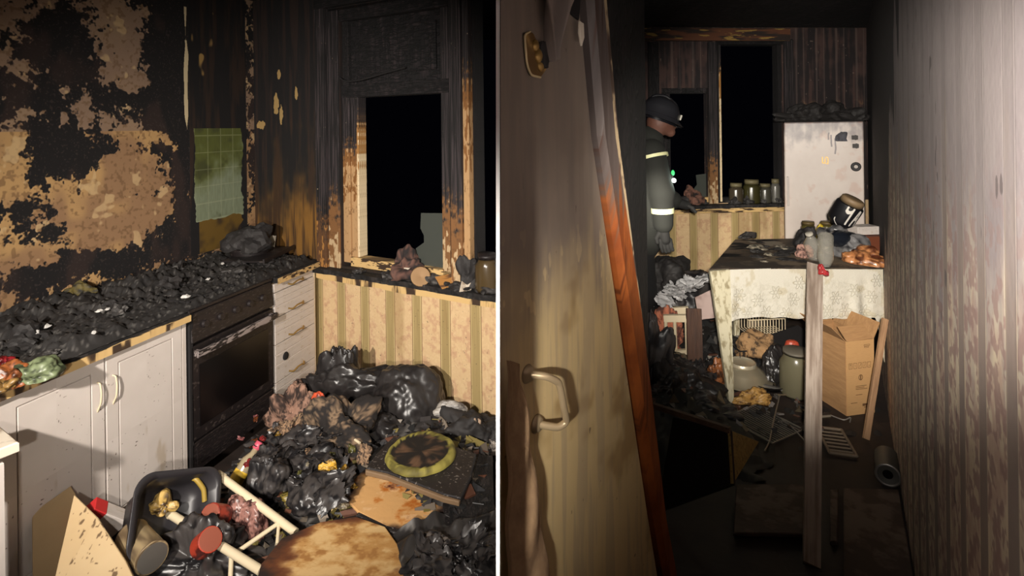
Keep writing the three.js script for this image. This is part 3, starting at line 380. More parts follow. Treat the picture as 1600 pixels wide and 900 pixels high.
function scatter(name, label, cat, group, seed, n, put, s0, s1, pal, mat) { const R = rnd(seed), kinds = [0, 1, 2, 3].map((i) => sheet(seed * 10 + i, 1, 0.8, 0.3, { n: 16, freq: 1.5, t: 0.025, pal, ragged: 0.35 })); for (let i = 0; i < n; i++) { const p = put(R), m = solo(name, kinds[i % 4], mat, label, cat, p, R() * 6, group), z = mix(s0, s1, R()); m.scale.setScalar(z); m.rotation.x = (R() - 0.3) * 1.1; m.rotation.z = (R() - 0.5) * 0.9; } }
const lumpAt = (name, label, cat, [u0, v0, u1, v1], yb, dr, seed, pal, mat, o = {}) => { const f = foot(u0, v0, u1, v1, yb); const d = f.w * dr, m = solo(name, crumple(seed, f.w * 1.06, f.h * (o.hk ?? 0.92), d, { detail: 23, amp: 0.6, ...o, pal }), mat, label, cat, f.pos.clone().add(V(0, 0, -d * 0.42)), o.ry ?? 0); return m; };
lumpAt('bin_bag', 'upright scorched black scrap against the striped wallpaper, left end of the heap', 'bag', [500, 552, 548, 650], 0.12, 0.6, 301, black, mSatin, { amp: 0.7 });
lumpAt('bin_bag', 'sprawling glossy black bin bag at the back left of the heap', 'bag', [466, 592, 584, 672], 0.1, 0.6, 302, black, mGloss, { amp: 0.8 });
lumpAt('bin_bag', 'large rounded glossy black bin bag by the striped wallpaper', 'bag', [580, 584, 678, 690], 0.08, 0.8, 303, black, mGloss, { amp: 0.26, freq: 1.2, ridge: 0.8 });
lumpAt('bin_bag', 'low flat black bag in front of the rounded one', 'bag', [540, 640, 612, 694], 0.12, 0.7, 304, black, mGloss, { amp: 0.9 });
[[398, 668, 446, 724], [440, 664, 492, 722], [402, 712, 450, 770], [444, 702, 496, 764], [486, 716, 534, 782], [452, 746, 512, 800], [388, 700, 420, 788], [420, 690, 470, 740], [470, 690, 512, 740]].forEach((b, i) => tag(lumpAt('plastic_film', 'crumpled glossy dark film in the middle of the left floor heap', 'plastic film', b, 0.1 + (i % 3) * 0.03, 0.9, 3050 + i * 7, film, i % 2 ? mGloss : mSatin, { amp: 0.5, freq: 1.4, ry: i, detail: 14, hk: 0.62 }), '', '', 'crumpled dark film in the left heap'));
scatter('film_scrap', 'crumpled black film with pale flecks over the middle of the left heap', 'plastic film', 'black film over the left heap', 91, 26, (R) => { const u = mix(405, 532, R()), v = mix(668, u < 470 ? 735 : 785, R()); return onY(u, v, 0.17 + R() * 0.1); }, 0.09, 0.17, film, mGloss);
scatter('film_scrap', 'crumpled dark film lying round the cream stool legs', 'plastic film', 'dark film round the cream stool legs', 92, 12, (R) => onY(mix(300, 460, R()), mix(790, 890, R()), 0.05 + R() * 0.03), 0.07, 0.11, film, mGloss);
scatter('film_scrap', 'grey crumpled film in front of the charred board by the divide', 'plastic film', 'grey film by the divide', 93, 12, (R) => onY(mix(640, 764, R()), mix(835, 905, R()), 0.25 + R() * 0.04), 0.08, 0.15, film, mGloss);
scatter('paper_scrap', 'small burnt beige paper scrap behind the square stool seat', 'paper', 'burnt paper scraps on the left heap', 94, 14, (R) => onY(mix(430, 590, R()), mix(655, 715, R()), 0.2 + R() * 0.05), 0.05, 0.1, palOf(lin(150, 120, 92), lin(40, 30, 26), 0.45), mPaper);
{ const R = rnd(95), cols = [lin(190, 60, 60), lin(196, 150, 50), lin(120, 116, 52), lin(200, 120, 120), lin(206, 190, 160), lin(150, 80, 40)], nm = ['red', 'yellow', 'olive', 'pink', 'cream', 'rust-brown'], g = cols.map((c, i) => crumple(960 + i, 1, 0.5, 0.7, { detail: 4, amp: 0.8, pal: palOf(c.map((x) => x * 0.6), c.map((x) => x * 0.15), 0.45) })); for (let i = 0; i < 30; i++) { const u = mix(370, 560, R()), v = mix(650, u < 470 ? 740 : 800, R()), z = 0.016 + R() * 0.028, m = solo('wrapper', g[i % 6], mSatin, 'tiny ' + nm[i % 6] + ' scrap of wrapper in the left floor heap', 'wrapper', onY(u, v, 0.22), R() * 6, 'tiny ' + nm[i % 6] + ' wrappers in the left heap'); m.scale.setScalar(z); m.rotation.z = R() - 0.5; } }
lumpAt('scorched_paper', 'pinkish beige crumpled paper below the drawers', 'paper', [428, 618, 478, 680], 0.1, 0.7, 308, palOf(lin(150, 116, 98), lin(44, 32, 27), 0.45), mPaper, { amp: 0.9 });
lumpAt('scorched_paper', 'beige torn wrapper behind the shiny black bag', 'paper', [478, 655, 560, 716], 0.16, 0.7, 309, palOf(lin(124, 102, 80), lin(26, 21, 19), 0.4), mPaper, { amp: 0.9 });
lumpAt('wrapper', 'small red-orange wrapper on top of the heap', 'wrapper', [478, 634, 512, 664], 0.2, 0.8, 310, palOf(lin(206, 84, 52), lin(90, 30, 22)), mSatin, { amp: 0.8 });
lumpAt('wrapper', 'mossy green wrapper next to the red-orange one', 'wrapper', [498, 650, 522, 676], 0.18, 0.8, 311, palOf(lin(120, 112, 46), lin(50, 44, 20)), mSatin, { amp: 0.8 });
lumpAt('wrapper', 'bright yellow torn strip at the edge of the shiny black bag', 'wrapper', [500, 732, 526, 760], 0.18, 0.6, 312, palOf(lin(196, 152, 52), lin(90, 64, 26)), mSatin, { amp: 0.9 });
lumpAt('wrapper', 'olive brown peel under the shiny black bag', 'wrapper', [445, 772, 492, 796], 0.1, 0.7, 313, palOf(lin(128, 112, 52), lin(40, 34, 22)), mSatin, { amp: 0.7 });
lumpAt('plastic_tub', 'squashed white ribbed plastic bottle by the wallpaper', 'bottle', [668, 634, 730, 664], 0.16, 0.4, 314, palOf(lin(150, 144, 136), lin(80, 74, 70), 0.5), mSatin, { amp: 0.35, freq: 1.1 });
lumpAt('charred_bundle', 'charred tangle right of the squashed white bottle', 'bundle', [700, 668, 776, 714], 0.08, 0.7, 315, black, mLump, { amp: 1 });
lumpAt('scorched_paper', 'beige scrap beside the charred tangle at the picture divide', 'paper', [712, 662, 744, 694], 0.14, 0.7, 316, palOf(lin(170, 146, 124), lin(60, 46, 40)), mPaper, { amp: 0.9 });
lumpAt('ash_lump', 'grey ash lump at the far right of the left heap', 'lump', [764, 690, 782, 712], 0.1, 0.7, 317, palOf(lin(170, 160, 150), lin(70, 66, 64)), mPaper, { amp: 0.7 }).position.x -= 0.02;
lumpAt('plastic_bag', 'pale pink crumpled film between the white stool legs', 'bag', [352, 786, 404, 850], 0.08, 0.8, 318, palOf(lin(150, 108, 98), lin(50, 30, 28), 0.5), mGloss, { amp: 0.45, freq: 1.4 });
lumpAt('plastic_bag', 'dark crumpled film with white glints at the bottom edge', 'bag', [258, 862, 352, 930], 0.05, 0.8, 319, film, mGloss, { amp: 0.9, freq: 2.2 });
lumpAt('plastic_bag', 'clear crumpled film near the bottom right corner of the left kitchen', 'bag', [640, 850, 712, 925], 0.16, 0.8, 320, palOf(lin(120, 112, 106), lin(26, 24, 26), 0.42), mGloss, { amp: 0.7, freq: 1.8, hk: 0.62 });
lumpAt('plastic_bag', 'grey film heaped at the divide, bottom of the left kitchen', 'bag', [700, 826, 770, 915], 0.16, 0.8, 321, palOf(lin(92, 88, 86), lin(20, 19, 20), 0.4), mGloss, { amp: 0.7, freq: 1.8, hk: 0.5 });
lumpAt('cream_splinter', 'small cream splinter standing in front of the shiny black bag', 'splinter', [518, 782, 531, 804], 0.14, 0.5, 322, palOf(lin(214, 190, 140), lin(150, 120, 80)), mPaper, { amp: 0.5 });
for (const [a, b, l] of [[[504, 652, 2.62], [562, 692, 2.42], 'thin pale stick pointing out of the heap towards the stool seat'], [[522, 668, 2.5], [590, 700, 2.42], 'thin dark stick beside the pale one'], [[524, 700, 2.4], [536, 742, 2.3], 'black bent strip of metal in front of the square stool seat']]) solo('stick', rod(at(...a), at(...b), 0.006), l.includes('dark') || l.includes('black') ? mDark : mCreamPlastic, l, 'stick');
{ // small bottle with a pink cap and yellow label
  const b = thing('small_bottle', 'small clear bottle with a pink cap and yellow label near the cooker', 'bottle', at(362, 762, 2.36), 0); b.rotation.set(-0.5, 0.2, -0.45);
  part('body', lathe([[0, 0], [0.028, 0], [0.03, 0.01], [0.03, 0.11], [0.014, 0.14], [0.013, 0.16], [0, 0.16]], 20), mJar, b); part('paper_label', lathe([[0.0308, 0.02], [0.0308, 0.07]], 20), new THREE.MeshStandardMaterial({ color: 0xd8b034, roughness: 0.6, side: THREE.DoubleSide }), b); part('cap', lathe([[0, 0.19], [0.017, 0.19], [0.018, 0.16], [0, 0.16]], 16), M(0xc8566a, 0.4), b, 'pink screw cap');
}
const mRust = MT(tex(512, 512, (u, v) => { const q = fbm(u * 4, v * 4, 5, 3), r = fbm(u * 9, v * 9, 4, 8), e = Math.min(u, v, 1 - u, 1 - v), edge = e + (q - 0.5) * 0.25; let c = mix3(rgb(210, 162, 104), rgb(176, 98, 30), sst(0.45, 0.6, q)); c = mix3(c, rgb(226, 186, 140), sst(0.56, 0.66, r) * 0.6); c = mix3(c, rgb(84, 36, 16), sst(0.6, 0.72, r * 0.5 + q * 0.5)); c = mix3(rgb(36, 22, 18), c, sst(0.03, 0.15, edge)); return [...c, q * 0.6 + r * 0.4]; }, true), 0.75, 0.004);
const mTanBoard = MT(tex(512, 512, (u, v) => { const q = fbm(u * 5, v * 5, 5, 13), r = fbm(u * 14, v * 14, 4, 8), e = Math.min(u * 1.1 - 0.08, v - 0.02, 1.02 - u, (1 - v) * 1.3), edge = e + (q - 0.5) * 0.3; let c = mix3(rgb(206, 170, 116), rgb(178, 132, 74), sst(0.35, 0.62, r * 0.6 + q * 0.4)); c = mix3(c, rgb(132, 84, 40), sst(0.56, 0.72, r) * 0.45); c = mix3(mix3(rgb(36, 22, 17), rgb(96, 52, 24), sst(-0.06, 0.06, edge)), c, sst(0.04, 0.16, edge)); return [...c, q * 0.6 + r * 0.4]; }, true), 0.8, 0.003);
const mSeatBlack = MT(tex(256, 256, (u, v) => { const q = fbm(u * 8, v * 8, 5, 3), s = sst(0.85, 0.9, n2(u * 70, v * 70, 5)); return [...mix3(mix3(rgb(24, 21, 22), rgb(46, 41, 40), q), rgb(170, 160, 150), s * 0.6), q]; }, true), 0.55, 0.002);
function plate(name, pts, y, t, mat, parent, o) { const P = pts.map(([u, v]) => { const q = onY(u, v, y).sub(o); return [q.x, -q.z]; }); const g = lay(ext(poly(P), t, 0, 0.004)).translate(0, y - t - o.y, 0); const xs = P.map((q) => q[0]), zs = P.map((q) => q[1]), x0 = Math.min(...xs), x1 = Math.max(...xs), z0 = Math.min(...zs), z1 = Math.max(...zs), p = g.attributes.position, u = g.attributes.uv; for (let i = 0; i < p.count; i++) u.setXY(i, (p.getX(i) - x0) / (x1 - x0), (-p.getZ(i) - z0) / (z1 - z0)); return part(name, g, mat, parent); }
{ // upturned stool whose cream legs point to the left: seat underside scorched tan
  const o = onY(560, 860, 0.2), s = thing('stool', 'overturned stool with a scorched tan seat and cream legs', 'stool', o);
  plate('seat', [[396, 925], [408, 880], [440, 840], [500, 815], [556, 806], [602, 822], [622, 850], [634, 900], [640, 930]], 0.24, 0.025, mTanBoard, s, o);
  plate('seat_edge', [[404, 932], [424, 876], [462, 842], [520, 812], [560, 803], [604, 819], [626, 848], [640, 930]], 0.218, 0.02, mSeatBlack, s, o);
  const L = (a, b, r = 0.0145) => rod(at(...a).sub(o), at(...b).sub(o), r, r, 12);
  for (const [a, b] of [[[343, 743, 2.2], [462, 832, 2.02]], [[261, 800, 2.06], [408, 892, 1.83]]]) { const l = part('leg', L(a, b), mCreamPlastic, s); part('tip', L([a[0] - 3, a[1] - 2, a[2] + 0.005], [a[0] + 6, a[1] + 4, a[2] - 0.01], 0.016), mCreamPlastic, l); }
  part('stretcher', L([368, 864, 1.93], [436, 817, 2.05], 0.008), mCreamPlastic, s); part('stretcher', L([360, 905, 1.86], [362, 858, 1.93], 0.008), mCreamPlastic, s); part('stretcher', L([436, 812, 2.06], [433, 850, 1.98], 0.006), mCreamPlastic, s);
}
{ // square black stool seat with a charred round pad
  const o = onY(655, 730, 0.26), s = thing('stool', 'square black stool seat carrying a charred round pad', 'stool', o);
  plate('seat', [[572, 731], [590, 706], [614, 682], [660, 680], [744, 708], [736, 742], [720, 778], [694, 772], [650, 755], [606, 738]], 0.3, 0.022, mSeatBlack, s, o);
  plate('rim', [[571, 732], [606, 739], [650, 756], [694, 773], [719, 780], [717, 784], [692, 778], [648, 761], [604, 744], [571, 736]], 0.296, 0.02, M(0x7a6248, 0.7), s, o);
  const c = onY(658, 712, 0.3).sub(o), pg = lathe([[0, 0.022], [0.03, 0.022], [0.06, 0.021], [0.085, 0.02], [0.1, 0.02], [0.112, 0.021], [0.12, 0.025], [0.132, 0.026], [0.142, 0.016], [0.146, 0.004], [0.14, 0.0], [0, 0]], 72), pp2 = pg.attributes.position, pc = new Float32Array(pp2.count * 3);
  for (let i = 0; i < pp2.count; i++) { const x = pp2.getX(i), z = pp2.getZ(i), y = pp2.getY(i), r = Math.hypot(x, z), k = 1 + 0.05 * (n2(x * 30 + 9, z * 30 + 9, 3) - 0.5); pp2.setXYZ(i, x * k, y + (y > 0.01 ? 0.008 * (fbm(x * 60 + 5, z * 60 + 5, 3, 5) - 0.5) : 0), z * k); const q = fbm(x * 40 + 7, z * 40 + 7, 3, 8); pc.set(r + (q - 0.5) * 0.03 > 0.116 ? mix3(lin(150, 140, 66), lin(92, 84, 36), sst(0.4, 0.65, q)) : mix3(lin(22, 17, 14), lin(96, 70, 50), sst(0.48, 0.72, q)), i * 3); }
  pg.setAttribute('color', new THREE.BufferAttribute(pc, 3)); pg.computeVertexNormals(); const pad = part('pad', pg, mLump, s, 'round pad, yellow-green rim and burnt brown middle'); pad.position.copy(c);
}
{ const o = onY(620, 790, 0.2), s = thing('rusty_tray', 'rust-orange scorched tray below the square black stool seat', 'tray', o);
  plate('pan', [[534, 772], [548, 752], [570, 732], [610, 742], [660, 760], [692, 782], [698, 822], [650, 836], [604, 822], [560, 800]], 0.22, 0.012, mRust, s, o);
  plate('rim', [[690, 780], [704, 786], [708, 826], [650, 842], [602, 828], [556, 804], [560, 799], [604, 820], [650, 833], [696, 820]], 0.224, 0.016, mSeatBlack, s, o); }
{ const o = onY(735, 800, 0.2), b = thing('charred_board', 'broad dark charred board at the right of the left heap', 'board', o); plate('board', [[700, 790], [722, 782], [745, 708], [770, 712], [772, 800], [772, 860], [706, 834]], 0.23, 0.02, mChar, b, o); }
solo('charred_cloth', sheet(340, 0.42, 0.3, 0.07, { n: 30, freq: 9, pal: ashy }), mSatin, 'black wrinkled cloth over the charred board by the divide', 'cloth', onY(700, 855, 0.22).setX(-0.23), 0.5);
// ---- bottom left: table, boards, carton, can, basin
{
  const top = onY(30, 690, 0.75), a = onY(0, 665, 0.75), dir = a.clone().sub(top).normalize(), n = V(-dir.z, 0, dir.x), t = thing('side_table', 'white table corner at the lower left edge', 'table', top.clone().setY(0)); if (n.z < 0) n.negate();
  const q = (s, o) => dir.clone().multiplyScalar(s).addScaledVector(n, o), P = [q(0, 0), q(0.19, 0), q(0.19, 0.28), q(0, 0.28)].map((v) => [v.x, -v.z]); part('top', lay(ext(poly(P), 0.032, 0, 0.004)).translate(0, 0.718, 0), mWhiteDirty, t);
  const legTop = q(0.06, 0.05), legPanel = (s0, s1, o0, o1, y0, y1) => { const c = [q(s0, o0), q(s1, o0), q(s1, o1), q(s0, o1)].map((v) => [v.x, -v.z]); return lay(ext(poly(c), y1 - y0, 0, 0.002)).translate(0, y0, 0); };
  part('side_panel', legPanel(0.015, 0.18, 0.03, 0.05, 0.0, 0.7), mWhite, t); part('leg', legPanel(0.01, 0.05, 0.23, 0.27, 0, 0.718), mWhite, t); part('leg', legPanel(0.14, 0.18, 0.23, 0.27, 0, 0.718), mWhite, t);
}
const mBeigeBoard = MT(tex(512, 512, (u, v) => { const q = fbm(u * 5, v * 5, 4, 3), sp = sst(0.7, 0.76, fbm(u * 45, v * 30, 3, 5)), s2 = sst(0.9, 0.93, n2(u * 120, v * 80, 8)); let c = mix3(rgb(204, 180, 142), rgb(184, 156, 114), q); return [...mix3(c, rgb(84, 62, 40), Math.max(sp * 0.8, s2 * 0.7)), 0.5 + q * 0.1]; }, true), 0.75, 0.001);
const slabUv = (s, k = 0.5) => { const p = s.geo.attributes.position; return s; };
const leaning = (name, label, cat, pts, t, mat) => { const P = pts.map((q) => at(...q)), s = slab(P, t, 0.002), c = P.reduce((a, b) => a.add(b), V()).multiplyScalar(1 / P.length); c.y = Math.min(...P.map((q) => q.y)); s.geo.translate(s.o.x - c.x, s.o.y - c.y, s.o.z - c.z); return solo(name, s.geo, mat, label, cat, c); };
leaning('leaning_board', 'beige speckled board standing on edge in front of the cabinet', 'board', [[72, 960, 1.66], [236, 960, 1.66], [196, 876, 1.764], [152, 808, 1.86], [117, 774, 1.915]], 0.018, mBeigeBoard);
leaning('hardboard_sheet', 'plain light brown sheet leaning on the cabinet behind the speckled board', 'board', [[52, 960, 1.74], [120, 960, 1.8], [124, 782, 1.96], [110, 760, 1.97], [52, 800, 1.86]], 0.008, MT(tex(256, 256, (u, v) => { const q = fbm(u * 7, v * 5, 5, 3); return [...mix3(rgb(186, 160, 120), rgb(160, 134, 98), q), q]; }, true), 0.85, 0.002));
{ const c = thing('carton', 'small white carton with a red end beside the beige board', 'carton', at(163, 812, 1.97), 0); c.rotation.set(0.35, 0.5, 0.55); part('box', bx(0.085, 0.13, 0.05, 0, 0.0, 0, 0.003), mWhite, c); part('red_end', bx(0.087, 0.05, 0.052, 0, 0.055, 0, 0.003), M(0xc02a2c, 0.5), c, 'red end'); }
{ const a = at(205, 836, 1.92), b = at(238, 872, 1.82), c = thing('tin_can', 'tan and silver tin can lying beside the black basin', 'can', a.clone().add(b).multiplyScalar(0.5)), d = b.clone().sub(a), g = (pts, n) => lathe(pts, n).applyQuaternion(new THREE.Quaternion().setFromUnitVectors(V(0, 1, 0), d.clone().normalize())), h = d.length() / 2; part('body', g([[0, -h], [0.05, -h], [0.052, -h + 0.006], [0.05, -h + 0.01], [0.05, h - 0.01], [0.052, h - 0.005], [0.05, h], [0, h - 0.003]], 28), MT(tex(128, 128, (u, v) => { const q = fbm(u * 6, v * 6, 4, 3); return [...mix3(rgb(180, 158, 120), rgb(110, 92, 70), sst(0.45, 0.7, q)), q]; }, true), 0.45, 0.001, { metalness: 0.3 }), c); part('lid', g([[0, h + 0.002], [0.046, h + 0.001], [0.046, h - 0.002], [0, h - 0.002]], 28), mSteel, c, 'bare metal end'); }
{ // black washing-up basin tipped on its side
  const c = thing('basin', 'black plastic basin tipped up against the white cabinet door', 'basin', at(260, 806, 2.0), 0); c.rotation.set(0.95, 0.35, -0.75, 'YXZ'); c.scale.setScalar(1.18);
  const ring = (w, d, y, r) => { const s = [], k = 10; for (const [cx, cz, a0] of [[w - r, d - r, 0], [-w + r, d - r, 1], [-w + r, -d + r, 2], [w - r, -d + r, 3]]) for (let i = 0; i <= k; i++) { const a = (a0 + i / k) * Math.PI / 2; s.push(V(cx + r * Math.cos(a), y, cz + r * Math.sin(a))); } return s; };
  const loops = [ring(0.1, 0.075, -0.05, 0.04), ring(0.112, 0.088, 0.0, 0.045), ring(0.125, 0.1, 0.05, 0.05), ring(0.14, 0.115, 0.052, 0.055), ring(0.14, 0.115, 0.058, 0.055), ring(0.121, 0.096, 0.058, 0.05), ring(0.106, 0.082, 0.0, 0.045), ring(0.095, 0.07, -0.042, 0.04)], n = loops[0].length, pos = [], idx = [];
  loops.forEach((l) => l.forEach((q) => pos.push(q.x, q.y, q.z))); for (let r = 0; r < loops.length - 1; r++) for (let i = 0; i < n; i++) { const j = (i + 1) % n, a = r * n + i, b = r * n + j; idx.push(a, a + n, b, b, a + n, b + n); }
  for (const [base, flip] of [[0, false], [(loops.length - 1) * n, true]]) { pos.push(0, pos[base * 3 + 1], 0); const ce = pos.length / 3 - 1; for (let i = 0; i < n; i++) { const j = (i + 1) % n; idx.push(...(flip ? [base + i, ce, base + j] : [base + i, base + j, ce])); } }
  const g = new THREE.BufferGeometry(); g.setAttribute('position', new THREE.Float32BufferAttribute(pos, 3)); g.setIndex(idx); g.computeVertexNormals(); part('shell', g, new THREE.MeshStandardMaterial({ color: 0x2b292c, roughness: 0.42, side: THREE.DoubleSide }), c);
  c.updateMatrixWorld(true);
  solo('food_scraps', crumple(350, 0.09, 0.05, 0.07, { detail: 7, amp: 0.9, pal: palOf(lin(190, 156, 86), lin(60, 44, 30)) }), mSatin, 'yellowish food scraps inside the black basin', 'scraps', c.localToWorld(V(0.01, -0.035, -0.015)), 0.3);
  const y = solo('yellow_hoop', tube([V(-0.05, 0.0, 0), V(-0.02, 0.03, 0.0), V(0.03, 0.03, 0.01), V(0.06, -0.01, 0.01), V(0.07, -0.05, 0.02)], 0.009, 30, 10), M(0x9c8236, 0.5), 'curved dull yellow rim sticking up behind the black basin', 'rim', at(296, 758, 2.12));
}
{ const can = (u, v, D, rx, rz, label, n) => { const c = thing('food_tin', label, 'tin', at(u, v, D)); c.rotation.set(rx, 0, rz); part('body', lathe([[0, -0.04], [0.038, -0.04], [0.04, -0.036], [0.04, 0.036], [0.038, 0.04], [0, 0.038]], 24), MT(tex(128, 128, (a, b) => { const q = fbm(a * 9, b * 9, 4, n); return [...mix3(rgb(176, 62, 42), rgb(84, 28, 22), sst(0.45, 0.68, q)), q]; }, true), 0.45, 0.001), c); part('lid', lathe([[0, 0.041], [0.036, 0.041], [0.036, 0.039]], 24), mSatin.clone(), c); c.children[1].material = M(0x8a4a38, 0.5); return c; };
  can(322, 848, 1.9, 0.6, -0.7, 'red tin lying between the cream stool legs', 3); can(338, 806, 2.04, 0.9, 0.2, 'orange-red tin lying behind the other red tin', 5); }
lumpAt('plastic_bag', 'black crumpled film under the cream stool legs', 'bag', [300, 815, 400, 905], 0.0, 0.9, 323, film, mGloss, { amp: 0.8, hk: 0.5 });

// ================================================================ right room
// ---- door leaf, its frame post, fittings and the cloth on it
{
  const a = at(781, 300, 1.02), b = at(965, 300, 1.4), D = frame(a.x, a.z, b.x - a.x, b.z - a.z), q = (u, v, o = 0) => onF(D, u, v, o), pos = D.p(0, 0);
  const outline = (pts, n = 0) => pts.map(([u, v]) => q(u, v));
  const d = thing('door_leaf', 'tall cream door blackened by smoke, hanging askew with a bow handle', 'door', V(pos.x, 0, pos.z), D.ry);
  const qa = q(781, 0), qb = q(781, 900), Lx = (y) => qb[0] + (qa[0] - qb[0]) * (y - qb[1]) / (qa[1] - qb[1]) + 0.002, L = Lx(0.02), leafPts = [[L, 0.02], ...outline([[1028, 900], [1012, 800], [968, 500], [925, 213], [905, 0]])]; leafPts[0][1] = 0.02; leafPts.splice(1, 0, [leafPts[1][0] + 0.07, 0.02]); const topP = leafPts[leafPts.length - 1]; leafPts.push([topP[0] - 0.025, 2.2], [Lx(2.2), 2.2]);
  const g = ext(poly(leafPts), 0.035, -0.035, 0.004); { const p = g.attributes.position, u = g.attributes.uv; for (let i = 0; i < p.count; i++) if (p.getX(i) < Lx(p.getY(i)) + 0.02) p.setX(i, Lx(p.getY(i)) - p.getZ(i) * D.n.x / D.d.x); for (let i = 0; i < p.count; i++) u.setXY(i, (p.getX(i) - L) / 0.62, p.getY(i) / 2.2); }
  part('leaf', g, MT(tex(640, 1400, (u, v) => {
    const x = u * 0.62, y = v * 2.2, big = fbm(x * 5, y * 4, 4, 3), st = fbm(x * 46, y * 3.2, 4, 6), sp = fbm(x * 24, y * 30, 3, 9), edge = 1.32 + (big - 0.5) * 0.5 + (st - 0.5) * 0.4 + (x - 0.2) * 0.35, film = sst(-0.2, 0.16, y - edge);
    let c = mix3(rgb(212, 186, 134), rgb(194, 172, 128), big); c = mix3(c, rgb(128, 98, 56), sst(0.55, 0.75, fbm(x * 7, y * 6, 4, 14)) * 0.5); c = mix3(c, rgb(150, 134, 116), sst(0.45, 0.62, st) * 0.35);
    c = mix3(c, mix3(rgb(128, 116, 108), rgb(108, 98, 92), st), film * 0.88); const run = sst(0.74, 0.78, fbm(x * 38, y * 16, 3, 21)) * sst(0.2, 0.0, Math.abs(y - 1.3)); c = mix3(c, rgb(216, 190, 140), run * 0.5); c = mix3(c, rgb(70, 58, 48), sst(0.97, 0.98, n2(x * 60, y * 34, 31)) * 0.5);
    return [...c, 0.5 + (st - 0.5) * 0.25 + (sp - 0.5) * 0.12];
  }, true), 0.55, 0.0015), d);
  const strip = (n, l, r, z0, t, mat) => { const l2 = outline(l), r2 = outline(r), pts = [...l2, ...r2.reverse()]; const gg = ext(poly(pts), t, z0, t * 0.3), p = gg.attributes.position, u = gg.attributes.uv; for (let i = 0; i < p.count; i++) u.setXY(i, p.getX(i) * 8, p.getY(i) / 2.2); return part(n, gg, mat, d); };
  const mPost = MT(tex(128, 1024, (u, v) => { const y = v * 2.2, q2 = fbm(u * 4, v * 30, 4, 3), st = fbm(u * 12, v * 7, 4, 8), k = sst(-0.05, 0.08, y - 1.46 - (st - 0.5) * 0.3); const c = mix3(mix3(rgb(150, 82, 38), rgb(118, 60, 28), sst(0.3, 0.8, q2)), mix3(rgb(92, 82, 78), rgb(72, 62, 58), st), k); return [...mix3(c, rgb(70, 34, 20), sst(0.62, 0.72, st) * 0.6), st]; }, true), 0.42, 0.001);
  strip('rebate', [[1026, 905], [1009, 800], [965, 500], [922, 213], [901, -40]], [[1060, 905], [1043, 800], [1007, 500], [966, 213], [944, -40]], -0.075, 0.03, mPost);
  strip('post', [[1034, 905], [1016, 800], [973, 500], [930, 213], [909, -40]], [[1052, 905], [1034, 800], [998, 500], [955, 213], [933, -40]], -0.03, 0.05, mPost);
  strip('outer_edge', [[1054, 905], [1037, 800], [1001, 500], [959, 213], [938, -40]], [[1058, 905], [1042, 800], [1007, 500], [969, 213], [947, -40]], -0.03, 0.03, MT(tex(64, 512, (u, v) => { const q2 = fbm(u * 4, v * 40, 4, 3); return [...mix3(rgb(160, 140, 110), rgb(70, 54, 44), sst(0.4, 0.62, q2)), q2]; }, true), 0.7, 0.001));
  // bow handle
  const h = (u, v, o) => { const [s, y] = q(u, v); return V(s, y, o); }, hd = new THREE.Group(); hd.name = 'handle'; d.add(hd);
  part('grip', tube([h(825, 584, 0.002), h(834, 582, 0.03), h(846, 590, 0.042), h(852, 622, 0.044), h(858, 648, 0.042), h(852, 660, 0.03), h(838, 662, 0.002)], 0.0075, 48, 10), M(0xb09c7c, 0.35, { metalness: 0.35 }), hd, 'pale metal bow grip');
  for (const [u, v] of [[824, 584], [838, 662]]) part('rose', lathe([[0, 0.01], [0.013, 0.009], [0.018, 0.002], [0.019, 0], [0, 0]], 20).rotateX(Math.PI / 2).translate(...h(u, v, 0).toArray()), M(0xa08e70, 0.45, { metalness: 0.3 }), hd);
  // ornate plate at the top
  const pl = new THREE.Group(); pl.name = 'key_plate'; d.add(pl); tag(pl, 'ornate brass key plate with a pale edge');
  const pp = outline([[817, 56], [824, 49], [830, 52], [851, 98], [850, 110], [842, 121], [828, 117], [821, 100]]); part('plate', ext(poly(pp), 0.006, 0, 0.0015), MT(tex(128, 128, (u, v) => { const q2 = fbm(u * 9, v * 9, 4, 3), w = 1 - Math.abs(2 * fbm(u * 18, v * 18, 2, 7) - 1); return [...mix3(rgb(112, 84, 46), rgb(196, 160, 98), sst(0.7, 0.9, w) * 0.8 + q2 * 0.2), w]; }, true), 0.4, 0.003, { metalness: 0.5 }), pl);
  part('pale_edge', [tube([h(826, 50, 0.004), h(817, 57, 0.005), h(820, 98, 0.005), h(827, 117, 0.005), h(842, 121, 0.004)], 0.0025, 30, 6)], M(0xd8c69a, 0.5), pl); for (const [u, v, r] of [[833, 72, 0.011], [838, 88, 0.013], [841, 103, 0.011]]) part('boss', new THREE.SphereGeometry(r, 14, 10).scale(1, 1.2, 0.5).translate(...h(u, v, 0.006).toArray()), mBrass, pl); part('key_bit', crumple(401, 0.028, 0.055, 0.012, { detail: 4, amp: 0.5, pal: black }).translate(...h(845, 108, 0.006).toArray()), mLump, pl);
  const hang = (n, label, pts, z, t, mat, sd) => { const P = outline(pts), cx = P[0][0], cy = P[0][1]; const gg = ext(poly(P.map(([s, y]) => [s - cx, y - cy])), t, 0, t * 0.25); const m = solo(n, gg, mat, label, 'cloth', D.p(cx, cy, z), D.ry); return m; };
